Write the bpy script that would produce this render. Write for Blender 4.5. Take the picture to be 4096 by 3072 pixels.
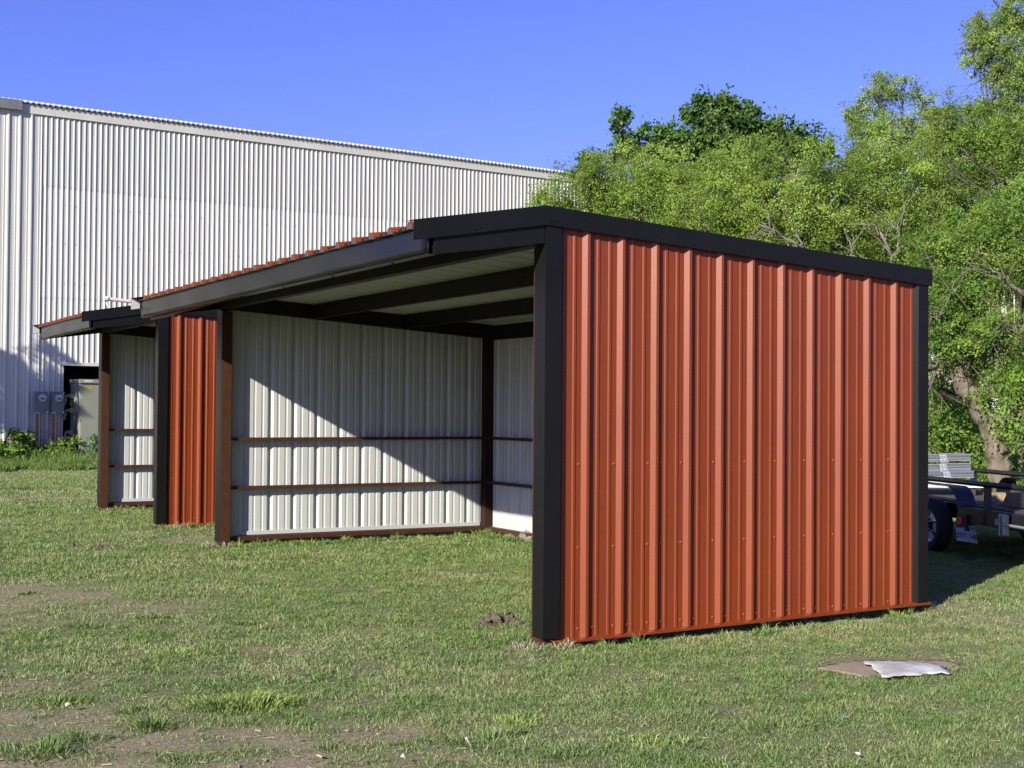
import bpy, math, random
import numpy as np
from mathutils import Vector, Matrix

for o in list(bpy.data.objects):
    bpy.data.objects.remove(o, do_unlink=True)
scene = bpy.context.scene
COL = scene.collection
rnd = random.Random(7)
rng = np.random.default_rng(11)

# ---------------------------------------------------------------- camera
CAM = np.array([-4.84539, -8.24015, 1.68546])
CR = np.array([0.87166281, -0.49005011, 0.00740495])
CU = np.array([-0.01545416, -0.01238102, 0.99980392])
CF = np.array([0.48986234, 0.87160634, 0.01836538])
FPX = 5378.306                                  # focal length in photo pixels (4096 wide)
cam = bpy.data.cameras.new('camera')
cam.sensor_width = 36.0
cam.lens = FPX / 4096 * 36.0
cam.clip_start = 0.1
cam.clip_end = 3000
camo = bpy.data.objects.new('camera', cam)
camo.matrix_world = Matrix(((CR[0], CU[0], -CF[0], CAM[0]), (CR[1], CU[1], -CF[1], CAM[1]),
                            (CR[2], CU[2], -CF[2], CAM[2]), (0, 0, 0, 1)))
COL.objects.link(camo)
scene.camera = camo

# ---------------------------------------------------------------- light
SUN_TRAVEL = Vector((1.0, 0.565, -0.519)).normalized()
SUN_EL = math.asin(-SUN_TRAVEL.z)
SUN_AZ = math.atan2(-SUN_TRAVEL.x, -SUN_TRAVEL.y)        # clockwise from +Y
world = bpy.data.worlds.new('World')
scene.world = world
world.use_nodes = True
wn = world.node_tree
bg = wn.nodes['Background']
sky = wn.nodes.new('ShaderNodeTexSky')
sky.sky_type = 'NISHITA'
sky.sun_disc = False
sky.sun_elevation = SUN_EL
sky.sun_rotation = SUN_AZ % (2 * math.pi)
sky.air_density = 1.0
sky.dust_density = 0.2
sky.ozone_density = 4.0
tint = wn.nodes.new('ShaderNodeMix')
tint.data_type = 'RGBA'
tint.blend_type = 'MULTIPLY'
tint.inputs[0].default_value = 1.0
tint.inputs[7].default_value = (0.88, 0.79, 1.62, 1)       # the camera's cool rendering of the sky
wn.links.new(sky.outputs[0], tint.inputs[6])
wn.links.new(tint.outputs[2], bg.inputs[0])
bg.inputs[1].default_value = 0.066
sl = bpy.data.lights.new('sun', 'SUN')
sl.energy = 5.0
sl.angle = math.radians(0.5)
sl.color = (1.0, 0.955, 0.83)
so = bpy.data.objects.new('sun', sl)
so.rotation_euler = SUN_TRAVEL.to_track_quat('-Z', 'Y').to_euler()
so.location = (-30, -20, 30)
COL.objects.link(so)

scene.view_settings.view_transform = 'Standard'
scene.view_settings.look = 'None'
scene.view_settings.exposure = 0.85
scene.view_settings.gamma = 1.0
scene.render.engine = 'CYCLES'
scene.cycles.max_bounces = 6
scene.cycles.diffuse_bounces = 3
scene.cycles.glossy_bounces = 2
scene.cycles.transmission_bounces = 3
scene.cycles.use_denoising = True
scene.cycles.denoiser = 'OPENIMAGEDENOISE'
scene.cycles.denoising_input_passes = 'RGB_ALBEDO_NORMAL'
scene.cycles.denoising_prefilter = 'ACCURATE'
scene.render.resolution_x = 1024
scene.render.resolution_y = 768


# ---------------------------------------------------------------- helpers
def ray(u, v):
    return CF * FPX + CR * (u - 2048) + CU * (1536 - v)


def G(u, v, z=0.0):
    d = ray(u, v)
    t = (z - CAM[2]) / d[2]
    return CAM + t * d


def PD(u, v, depth):
    return CAM + ray(u, v) / FPX * depth


def mat(name, color, rough=0.6, metal=0.0, var=0.0, scale=3.0, bump=0.0, bscale=40.0, color2=None,
        spec=0.5, transl=0.0, stretch=None, coat=0.0):
    if max(color) > 0.12:
        color = tuple(c * 0.72 for c in color)
        color2 = tuple(c * 0.72 for c in color2) if color2 else None
    m = bpy.data.materials.new(name)
    m.use_nodes = True
    nt = m.node_tree
    b = nt.nodes['Principled BSDF']
    b.inputs['Roughness'].default_value = rough
    b.inputs['Metallic'].default_value = metal
    b.inputs['Specular IOR Level'].default_value = spec
    b.inputs['Coat Weight'].default_value = coat
    b.inputs['Base Color'].default_value = (*color, 1)
    if var or color2 or bump:
        tc = nt.nodes.new('ShaderNodeTexCoord')
        mp = nt.nodes.new('ShaderNodeMapping')
        nt.links.new(tc.outputs['Object'], mp.inputs[0])
        if stretch:
            mp.inputs['Scale'].default_value = stretch
        if var or color2:
            nz = nt.nodes.new('ShaderNodeTexNoise')
            nz.inputs['Scale'].default_value = scale
            nz.inputs['Detail'].default_value = 6
            nz.inputs['Roughness'].default_value = 0.65
            nt.links.new(mp.outputs[0], nz.inputs[0])
            cr = nt.nodes.new('ShaderNodeValToRGB')
            c2 = color2 if color2 else tuple(max(0, c * (1 - var)) for c in color)
            c1 = color if color2 else tuple(min(1, c * (1 + var)) for c in color)
            cr.color_ramp.elements[0].position = 0.32
            cr.color_ramp.elements[0].color = (*c2, 1)
            cr.color_ramp.elements[1].position = 0.68
            cr.color_ramp.elements[1].color = (*c1, 1)
            nt.links.new(nz.outputs[0], cr.inputs[0])
            nt.links.new(cr.outputs[0], b.inputs['Base Color'])
        if bump:
            nb = nt.nodes.new('ShaderNodeTexNoise')
            nb.inputs['Scale'].default_value = bscale
            nb.inputs['Detail'].default_value = 4
            nt.links.new(mp.outputs[0], nb.inputs[0])
            bp = nt.nodes.new('ShaderNodeBump')
            bp.inputs['Strength'].default_value = bump
            bp.inputs['Distance'].default_value = 0.05 if 'bark' in name else 0.01
            nt.links.new(nb.outputs[0], bp.inputs['Height'])
            nt.links.new(bp.outputs[0], b.inputs['Normal'])
    return m


def leafmat(name, transl=0.35, rough=0.55, spec=0.25):
    """colour comes from the per-leaf attribute: each leaf or blade has its own pigment"""
    m = bpy.data.materials.new(name)
    m.use_nodes = True
    nt = m.node_tree
    b = nt.nodes['Principled BSDF']
    out = nt.nodes['Material Output']
    b.inputs['Roughness'].default_value = rough
    b.inputs['Specular IOR Level'].default_value = spec
    at = nt.nodes.new('ShaderNodeAttribute')
    at.attribute_name = 'pigment'
    nt.links.new(at.outputs['Color'], b.inputs['Base Color'])
    tr = nt.nodes.new('ShaderNodeBsdfTranslucent')
    g = nt.nodes.new('ShaderNodeMix')
    g.data_type = 'RGBA'
    g.blend_type = 'MULTIPLY'
    g.inputs[0].default_value = 1
    g.inputs[7].default_value = (1.15, 1.2, 0.6, 1)
    nt.links.new(at.outputs['Color'], g.inputs[6])
    nt.links.new(g.outputs[2], tr.inputs[0])
    mx = nt.nodes.new('ShaderNodeMixShader')
    mx.inputs[0].default_value = transl
    nt.links.new(b.outputs[0], mx.inputs[1])
    nt.links.new(tr.outputs[0], mx.inputs[2])
    nt.links.new(mx.outputs[0], out.inputs[0])
    return m


class MB:
    """collects shapes in one mesh"""
    def __init__(s):
        s.v = []
        s.f = []
        s.m = []

    def quad(s, a, b, c, d, mi=0):
        n = len(s.v)
        s.v += [tuple(a), tuple(b), tuple(c), tuple(d)]
        s.f.append((n, n + 1, n + 2, n + 3))
        s.m.append(mi)
        return s

    def box(s, x0, x1, y0, y1, z0, z1, mi=0, fr=None):
        n = len(s.v)
        pts = [(x, y, z) for z in (z0, z1) for y in (y0, y1) for x in (x0, x1)]
        if fr:
            pts = [fr(*p) for p in pts]
        s.v += [tuple(p) for p in pts]
        for q in ((0, 2, 3, 1), (4, 5, 7, 6), (0, 1, 5, 4), (2, 6, 7, 3), (0, 4, 6, 2), (1, 3, 7, 5)):
            s.f.append(tuple(n + i for i in q))
            s.m.append(mi)
        return s

    def hexa(s, p8, mi=0):
        """8 points: bottom ring 4, top ring 4 (same order)"""
        n = len(s.v)
        s.v += [tuple(p) for p in p8]
        for q in ((3, 2, 1, 0), (4, 5, 6, 7), (0, 1, 5, 4), (1, 2, 6, 5), (2, 3, 7, 6), (3, 0, 4, 7)):
            s.f.append(tuple(n + i for i in q))
            s.m.append(mi)
        return s

    def prism(s, prof, fn, t0, t1, mi=0, closed=True, caps=True):
        """profile list of 2-tuples swept from t0 to t1 by fn(a, b, t)"""
        n = len(s.v)
        k = len(prof)
        for t in (t0, t1):
            s.v += [tuple(fn(a, b, t)) for a, b in prof]
        for i in range(k if closed else k - 1):
            j = (i + 1) % k
            s.f.append((n + i, n + j, n + k + j, n + k + i))
            s.m.append(mi)
        if caps and closed:
            s.f.append(tuple(n + i for i in range(k))[::-1])
            s.f.append(tuple(n + k + i for i in range(k)))
            s.m += [mi, mi]
        return s

    def tube(s, pts, radii, sides=6, mi=0, caps=True):
        pts = [Vector(p) for p in pts]
        n0 = len(s.v)
        up = Vector((0.3, 0.2, 1)).normalized()
        for i, p in enumerate(pts):
            d = (pts[min(i + 1, len(pts) - 1)] - pts[max(i - 1, 0)])
            d = d.normalized() if d.length > 1e-9 else Vector((0, 0, 1))
            a = d.cross(up)
            if a.length < 1e-3:
                a = d.cross(Vector((1, 0, 0)))
            a.normalize()
            b = d.cross(a)
            for k in range(sides):
                t = 2 * math.pi * k / sides
                s.v.append(tuple(p + (a * math.cos(t) + b * math.sin(t)) * radii[i]))
        for i in range(len(pts) - 1):
            for k in range(sides):
                j = (k + 1) % sides
                s.f.append((n0 + i * sides + k, n0 + i * sides + j, n0 + (i + 1) * sides + j, n0 + (i + 1) * sides + k))
                s.m.append(mi)
        if caps:
            s.f.append(tuple(n0 + k for k in range(sides))[::-1])
            s.f.append(tuple(n0 + (len(pts) - 1) * sides + k for k in range(sides)))
            s.m += [mi, mi]
        return s

    def build(s, name, mats, parent=None, smooth=False, bevel=0.0, origin=None):
        me = bpy.data.meshes.new(name)
        me.from_pydata(s.v, [], s.f)
        if not isinstance(mats, (list, tuple)):
            mats = [mats]
        for m in mats:
            me.materials.append(m)
        me.polygons.foreach_set('material_index', s.m)
        if smooth:
            me.polygons.foreach_set('use_smooth', [True] * len(s.f))
        me.update()
        o = bpy.data.objects.new(name, me)
        COL.objects.link(o)
        if parent is not None:
            o.parent = parent
            if not smooth or origin is None:
                pass
        if bevel:
            md = o.modifiers.new('bevel', 'BEVEL')
            md.width = bevel
            md.segments = 2
            md.limit_method = 'ANGLE'
        return o


def tag(o, label=None, cat=None, group=None, kind=None):
    if label:
        o['label'] = label
    if cat:
        o['category'] = cat
    if group:
        o['group'] = group
    if kind:
        o['kind'] = kind
    return o


def thing(name, loc, label, cat, group=None, rz=0.0):
    o = bpy.data.objects.new(name, None)
    o.location = loc
    o.rotation_euler = (0, 0, rz)
    o.empty_display_size = 0.3
    COL.objects.link(o)
    return tag(o, label, cat, group)


_lat = {}


def vnoise(x, y, seed=0):
    """value noise, period 256"""
    if seed not in _lat:
        _lat[seed] = np.random.default_rng(1000 + seed).random((256, 256))
    L = _lat[seed]
    xi = np.floor(x).astype(int)
    yi = np.floor(y).astype(int)
    fx = x - xi
    fy = y - yi
    fx = fx * fx * (3 - 2 * fx)
    fy = fy * fy * (3 - 2 * fy)
    a = L[xi % 256, yi % 256]
    b = L[(xi + 1) % 256, yi % 256]
    c = L[xi % 256, (yi + 1) % 256]
    d = L[(xi + 1) % 256, (yi + 1) % 256]
    return (a * (1 - fx) + b * fx) * (1 - fy) + (c * (1 - fx) + d * fx) * fy


def fbm(x, y, seed=0, octs=4):
    t = 0
    a = 0.5
    n = 0
    for k in range(octs):
        t = t + a * vnoise(x * 2 ** k + 17 * k, y * 2 ** k + 9 * k, seed + k)
        n += a
        a *= 0.5
    return t / n


def mesh_np(name, verts, face_sizes, face_idx, colors, material, parent=None):
    me = bpy.data.meshes.new(name)
    me.vertices.add(len(verts))
    me.vertices.foreach_set('co', np.ascontiguousarray(verts, dtype=np.float32).ravel())
    me.loops.add(len(face_idx))
    me.loops.foreach_set('vertex_index', np.ascontiguousarray(face_idx, dtype=np.int32))
    me.polygons.add(len(face_sizes))
    st = np.concatenate(([0], np.cumsum(face_sizes)[:-1])).astype(np.int32)
    me.polygons.foreach_set('loop_start', st)
    me.polygons.foreach_set('loop_total', np.ascontiguousarray(face_sizes, dtype=np.int32))
    if colors is not None:
        at = me.attributes.new('pigment', 'FLOAT_COLOR', 'POINT')
        c = np.ones((len(verts), 4), dtype=np.float32)
        c[:, :3] = colors
        at.data.foreach_set('color', c.ravel())
    me.materials.append(material)
    me.update(calc_edges=True)
    me.validate()
    o = bpy.data.objects.new(name, me)
    COL.objects.link(o)
    if parent is not None:
        o.parent = parent
    return o


# ---------------------------------------------------------------- materials
M = {}
M['red'] = mat('red_painted_steel', (0.255, 0.045, 0.007), 0.42, var=0.07, scale=1.0, bump=0.10, bscale=2.5, spec=0.42)
M['white_in'] = mat('pale_galvalume_inside', (0.60, 0.61, 0.59), 0.36, var=0.04, scale=1.5, spec=0.7, bump=0.06, bscale=2.5)
M['black'] = mat('black_trim_paint', (0.0085, 0.0080, 0.0078), 0.33, var=0.15, scale=2.5, bump=0.12, bscale=1.6, spec=0.15)
M['fascia'] = mat('black_fascia_dusty', (0.0055, 0.0055, 0.0065), 0.2, color2=(0.004, 0.004, 0.005), scale=4.0,
                  bump=0.25, bscale=2.2, spec=0.28)
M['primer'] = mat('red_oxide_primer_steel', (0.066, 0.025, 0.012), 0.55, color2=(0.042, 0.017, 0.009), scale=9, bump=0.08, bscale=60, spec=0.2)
M['primer_shaded'] = mat('shaded_primer_steel', (0.026, 0.013, 0.009), 0.6, var=0.2, scale=6, spec=0.15)  # same primer for the back posts, their shade put into a darker colour
M['dark_steel'] = mat('dark_brown_primed_steel', (0.012, 0.008, 0.007), 0.6, var=0.2, scale=5, spec=0.2)
M['galv'] = mat('galvanised_steel', (0.52, 0.53, 0.54), 0.36, 0.45, color2=(0.40, 0.41, 0.42), scale=14)
M['bldg_low'] = mat('white_sheeting_weathered', (0.78, 0.765, 0.67), 0.42, color2=(0.66, 0.645, 0.56), scale=1.1,
                    stretch=(3, 3, 0.16))
M['bldg_up'] = mat('white_sheeting_dull', (0.66, 0.655, 0.58), 0.5, color2=(0.56, 0.55, 0.48), scale=1.1,
                   stretch=(3, 3, 0.16))
M['bldg_trim'] = mat('grey_white_eave_trim', (0.70, 0.69, 0.59), 0.5, var=0.08, scale=2)
M['gutter'] = mat('dull_grey_gutter', (0.20, 0.20, 0.21), 0.55, var=0.25, scale=3, stretch=(3, 3, 0.3))  # the gutter's shade is put into this dark grey; screws share it
M['roof_zinc'] = mat('zinc_roof_sheet', (0.85, 0.85, 0.83), 0.35, 0.2, var=0.1, scale=3)
M['inside_dark'] = mat('dark_interior', (0.012, 0.012, 0.012), 0.9)  # darkness of the unlit bay is put into this near-black colour
M['cabinet'] = mat('olive_grey_enamel', (0.30, 0.31, 0.225), 0.45, var=0.06, scale=2)
M['cabinet_dirt'] = mat('dark_rust_stain', (0.075, 0.075, 0.06), 0.8, var=0.3, scale=6)
M['meter_box'] = mat('meter_box_grey', (0.20, 0.22, 0.24), 0.45, var=0.12, scale=6)
M['glass'] = mat('meter_glass', (0.55, 0.57, 0.55), 0.12, spec=0.9)
M['dial'] = mat('meter_dial', (0.05, 0.09, 0.22), 0.3)
M['rust'] = mat('orange_rust', (0.55, 0.22, 0.12), 0.75, color2=(0.30, 0.10, 0.06), scale=25)
M['pvc'] = mat('white_plastic', (0.72, 0.72, 0.70), 0.4)
M['label_y'] = mat('yellow_sticker', (0.42, 0.33, 0.05), 0.5)
M['label_w'] = mat('white_sticker', (0.7, 0.7, 0.68), 0.5)
M['bark'] = mat('grey_brown_bark', (0.30, 0.25, 0.185), 0.9, color2=(0.085, 0.065, 0.048), scale=5, bump=1.0, bscale=11,
                stretch=(1, 1, 0.45))
M['bark_dark'] = mat('dark_bark', (0.09, 0.07, 0.055), 0.9, color2=(0.05, 0.04, 0.03), scale=12)
M['twig'] = mat('grey_twig', (0.30, 0.26, 0.21), 0.85, color2=(0.15, 0.12, 0.10), scale=8)
M['leaf'] = leafmat('mesquite_leaf', 0.50)
M['leaf_dark'] = leafmat('oak_leaf', 0.22)
M['blade'] = leafmat('grass_blade', 0.30)
M['soil'] = mat('turned_soil', (0.119, 0.090, 0.064), 0.95, color2=(0.07, 0.05, 0.036), scale=14, bump=0.8, bscale=30)
M['rock'] = mat('pale_stone', (0.30, 0.27, 0.22), 0.9, color2=(0.18, 0.16, 0.13), scale=18, bump=0.6, bscale=25)
M['trailer'] = mat('black_trailer_paint', (0.012, 0.012, 0.015), 0.38, var=0.3, scale=8, bump=0.05, bscale=30, spec=0.6)
M['deck'] = mat('weathered_dark_planks', (0.060, 0.052, 0.042), 0.85, color2=(0.03, 0.026, 0.022), scale=10, stretch=(1, 6, 1))
M['tyre'] = mat('tyre_rubber', (0.014, 0.014, 0.014), 0.8)
M['rim'] = mat('pale_steel_rim', (0.85, 0.85, 0.92), 0.4, 0.3)
M['tail'] = mat('red_lens', (1.0, 0.12, 0.06), 0.25)
M['alu'] = mat('ribbed_aluminium', (0.50, 0.51, 0.52), 0.4, 0.5, color2=(0.36, 0.37, 0.38), scale=5, stretch=(1, 1, 14))
M['bolt'] = mat('bright_bolt', (0.85, 0.85, 0.85), 0.25, 0.4)
M['foam'] = mat('white_board', (0.8, 0.8, 0.8), 0.6)
M['cardboard'] = mat('cardboard_tan', (0.42, 0.30, 0.17), 0.85, var=0.1, scale=4)
M['cardboard_old'] = mat('weathered_cardboard', (0.40, 0.31, 0.22), 0.9, color2=(0.30, 0.23, 0.16), scale=6, bump=0.4, bscale=9)
M['sheet_white'] = mat('faded_white_sheet', (0.80, 0.79, 0.76), 0.5, color2=(0.42, 0.40, 0.36), scale=4.5, bump=0.3, bscale=12)
M['plate'] = mat('plate_white', (0.62, 0.63, 0.66), 0.45, color2=(0.40, 0.42, 0.47), scale=12)
M['plate_ink'] = mat('plate_blue_ink', (0.035, 0.045, 0.16), 0.5)
M['straw'] = mat('dry_straw', (0.50, 0.44, 0.30), 0.8)
M['paper'] = mat('white_scrap', (0.75, 0.75, 0.75), 0.6)
M['screw'] = mat('sheen_screw_head', (0.42, 0.12, 0.06), 0.3, spec=0.5)  # sheen on the screw heads is put into a brighter red
M['purple'] = mat('mauve_scrap', (0.22, 0.18, 0.55), 0.6)

# ---------------------------------------------------------------- ground
bare_spots = []                                 # (x, y, rx, ry) where the soil shows through
for (u, v, ru, rv, st) in [(150, 2380, 330, 60, .9), (520, 2430, 260, 40, .8), (60, 2500, 200, 40, .6),
                           (250, 2860, 420, 50, .9), (600, 2960, 700, 60, 1), (1300, 2940, 350, 40, .85),
                           (350, 3040, 600, 60, 1), (1250, 3060, 500, 50, 1), (60, 2760, 200, 40, .6),
                           (1100, 2600, 200, 22, .7), (620, 2608, 140, 16, .7), (860, 2495, 140, 20, .5),
                           (1600, 2520, 220, 14, .4), (3780, 2425, 170, 16, .9), (3900, 2485, 200, 20, .7),
                           (760, 2160, 120, 14, .8), (330, 2110, 160, 8, .6), (560, 2130, 90, 9, .9),
                           (1700, 3030, 300, 40, .6), (3150, 2590, 160, 20, .5), (2120, 2640, 90, 16, .8),
                           (3300, 2640, 260, 16, .45), (200, 1900, 500, 14, .6), (200, 1995, 400, 8, .6),
                           (2050, 2120, 120, 14, .9), (3550, 2640, 350, 45, .4)]:
    c = G(u, v)
    a = G(u + ru, v)
    b = G(u, v + rv)
    bare_spots.append((c[0], c[1], (a - c)[:2] / np.linalg.norm((a - c)[:2]), np.linalg.norm((a - c)[:2]),
                       max(0.12, np.linalg.norm((b - c)[:2])), st))


def bare(x, y):
    """0..1 how bare the soil is"""
    r = np.zeros_like(x)
    n1 = fbm(x * 1.7, y * 1.7, 3, 4)
    for cx, cy, d, r1, r2, st in bare_spots:
        dx = x - cx
        dy = y - cy
        p = (dx * d[0] + dy * d[1]) / r1
        q = (-dx * d[1] + dy * d[0]) / r2
        q2 = np.sqrt(p * p + q * q) + (n1 - 0.5) * 1.6
        r = np.maximum(r, st * np.clip((1.35 - q2) / 0.7, 0, 1))
    n2 = fbm(x * 2.3 + 40, y * 2.3 + 11, 8, 4)
    left = np.clip((-x - 0.3 - (y + 2) * 0.15) / 3.0, 0, 1)      # the front left of the lawn is thinner
    r = np.maximum(r, np.clip((n2 - 0.68 + 0.12 * left) / 0.12, 0, 1) * (0.3 + 0.45 * left))
    return np.clip(r, 0, 1) * (0.55 + 0.45 * np.clip((fbm(x * 6, y * 6, 15, 3) - 0.32) * 5, 0, 1))


def hgt(x, y):
    dip = np.exp(-((y + 0.02) / 0.14) ** 2) * (x > 0.25) * (x < 3.8) * 0.035      # worn hollow along the wall foot
    return (fbm(x * 0.9, y * 0.9, 21, 3) - 0.5) * 0.035 + (fbm(x * 5, y * 5, 25, 3) - 0.5) * 0.022 - dip


gx = np.concatenate((np.array([-400, -200, -100, -50, -30, -20, -14]), np.arange(-10, 16.01, 0.09), np.array([18, 22, 28, 36, 50, 80, 140, 250, 400])))
gy = np.concatenate((np.array([-400, -200, -100, -50, -30, -20, -14]), np.arange(-9, 31.01, 0.09), np.array([34, 38, 45, 60, 90, 150, 250, 400])))
XX, YY = np.meshgrid(gx, gy, indexing='ij')
inside = ((XX > -10.5) & (XX < 16.5) & (YY > -9.5) & (YY < 31.5)).astype(float)
ZZ = hgt(XX, YY) * inside
BB = bare(XX, YY) * inside + (1 - inside) * 0.2
nx, ny = XX.shape
verts = np.stack([XX.ravel(), YY.ravel(), ZZ.ravel()], 1)
ii, jj = np.meshgrid(np.arange(nx - 1), np.arange(ny - 1), indexing='ij')
a = (ii * ny + jj).ravel()
fi = np.stack([a, a + ny, a + ny + 1, a + 1], 1).ravel()
gcol = np.repeat(BB.ravel()[:, None], 3, 1)
gm = bpy.data.materials.new('lawn_ground')
gm.use_nodes = True
nt = gm.node_tree
b = nt.nodes['Principled BSDF']
b.inputs['Roughness'].default_value = 0.95
b.inputs['Specular IOR Level'].default_value = 0.15
at = nt.nodes.new('ShaderNodeAttribute')
at.attribute_name = 'pigment'
tc = nt.nodes.new('ShaderNodeTexCoord')


def gnoise(scale, detail, p0, c0, p1, c1):
    n = nt.nodes.new('ShaderNodeTexNoise')
    n.inputs['Scale'].default_value = scale
    n.inputs['Detail'].default_value = detail
    n.inputs['Roughness'].default_value = 0.7
    nt.links.new(tc.outputs['Object'], n.inputs[0])
    r = nt.nodes.new('ShaderNodeValToRGB')
    r.color_ramp.elements[0].position = p0
    r.color_ramp.elements[0].color = (*c0, 1)
    r.color_ramp.elements[1].position = p1
    r.color_ramp.elements[1].color = (*c1, 1)
    nt.links.new(n.outputs[0], r.inputs[0])
    return n, r


n1, r1 = gnoise(28, 8, 0.36, (0.085, 0.100, 0.040), 0.66, (0.245, 0.24, 0.12))     # thatch and green litter
n2, r2 = gnoise(34, 10, 0.35, (0.17, 0.135, 0.083), 0.7, (0.40, 0.33, 0.215))       # dry soil with straw
mx = nt.nodes.new('ShaderNodeMix')
mx.data_type = 'RGBA'
nt.links.new(at.outputs['Fac'], mx.inputs[0])
nt.links.new(r1.outputs[0], mx.inputs[6])
nt.links.new(r2.outputs[0], mx.inputs[7])
nt.links.new(mx.outputs[2], b.inputs['Base Color'])
bp = nt.nodes.new('ShaderNodeBump')
bp.inputs['Strength'].default_value = 0.9
bp.inputs['Distance'].default_value = 0.02
nt.links.new(n2.outputs[0], bp.inputs['Height'])
nt.links.new(bp.outputs[0], b.inputs['Normal'])
ground = mesh_np('ground', verts, np.full(len(a), 4), fi, gcol, gm)
tag(ground, kind='structure')


# ---------------------------------------------------------------- grass
def make_blades(name, px, py, h, w, col, lean, az=None, z=None, curl=0.45):
    n = len(px)
    if az is None:
        az = rng.random(n) * 2 * np.pi
    if z is None:
        z = hgt(px, py)
    la = lean
    dx = np.cos(az)
    dy = np.sin(az)
    fa = rng.random(n) * np.pi                      # blade faces any way
    sx = np.cos(fa) * w * 0.5
    sy = np.sin(fa) * w * 0.5
    b0 = np.stack([px, py, z - 0.004], 1)
    mid = b0 + np.stack([dx * h * la * 0.35, dy * h * la * 0.35, h * (0.62 - 0.12 * la)], 1)
    tip = b0 + np.stack([dx * h * la, dy * h * la, h * (1 - curl * la)], 1)
    s = np.stack([sx, sy, np.zeros(n)], 1)
    V = np.empty((n, 5, 3))
    V[:, 0] = b0 - s
    V[:, 1] = b0 + s
    V[:, 2] = mid + s * 0.8
    V[:, 3] = mid - s * 0.8
    V[:, 4] = tip
    base = np.arange(n) * 5
    F = np.empty((n, 7), dtype=np.int64)
    F[:, 0] = base
    F[:, 1] = base + 1
    F[:, 2] = base + 2
    F[:, 3] = base + 3
    F[:, 4] = base + 3
    F[:, 5] = base + 2
    F[:, 6] = base + 4
    C = np.repeat(col[:, None, :], 5, 1)
    return mesh_np(name, V.reshape(-1, 3), np.tile([4, 3], n), F.ravel(), C.reshape(-1, 3), M['blade'])


SHEETS = [[(3265, 2668), (3420, 2636), (3560, 2650), (3510, 2716)], [(3480, 2638), (3760, 2636), (3845, 2655), (3700, 2695)], [(3445, 2636), (3740, 2644), (3808, 2690), (3530, 2716)]]


def under_sheet(x, y):
    out = np.zeros(len(x), bool)
    for q in SHEETS:
        P_ = [G(u, v)[:2] for u, v in q]
        c = np.ones(len(x), bool)
        for i in range(4):
            a_, b_ = P_[i], P_[(i + 1) % 4]
            c &= ((b_[0] - a_[0]) * (y - a_[1]) - (b_[1] - a_[1]) * (x - a_[0])) <= 0
        out |= c
    return out


def frustum_mask(x, y, margin=0.4):
    dx = x - CAM[0]
    dy = y - CAM[1]
    lat = dx * CR[0] + dy * CR[1]
    dep = dx * CF[0] + dy * CF[1]
    return (np.abs(lat) < dep * 0.3808 + margin), dep


# shed footprints: (x0, x1, y0, y1) walls
S1 = (0.0, 3.80, 0.0, 7.73)
S2o = (-0.02, 10.47)
W2 = 3.62

GREENS = np.array([[0.200, 0.285, 0.088], [0.240, 0.315, 0.102], [0.170, 0.255, 0.072], [0.280, 0.335, 0.125], [0.330, 0.355, 0.165]])
DRY = np.array([[0.33, 0.33, 0.18], [0.27, 0.26, 0.14], [0.42, 0.41, 0.26]])


def blade_colors(x, y, dryfrac):
    n = len(x)
    t = fbm(x * 0.8 + 5, y * 0.8 + 3, 31, 4)
    t2 = fbm(x * 4.0 + 5, y * 4.0 + 3, 37, 3)
    k = np.clip((t * 0.55 + t2 * 0.45 - 0.33) / 0.36 * 4 + rng.normal(0, 0.8, n), 0, 3.999)
    i = k.astype(int)
    f = (k - i)[:, None]
    c = GREENS[i] * (1 - f) + GREENS[np.minimum(i + 1, 4)] * f
    lush = np.clip((0.42 - t2) / 0.15, 0, 1)[:, None]
    c = c * (1 - lush * 0.5) + np.array([0.115, 0.235, 0.055]) * lush * 0.5
    isdry = rng.random(n) < dryfrac
    c[isdry] = DRY[rng.integers(0, 3, isdry.sum())]
    return c * rng.uniform(0.78, 1.22, (n, 1))


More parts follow.
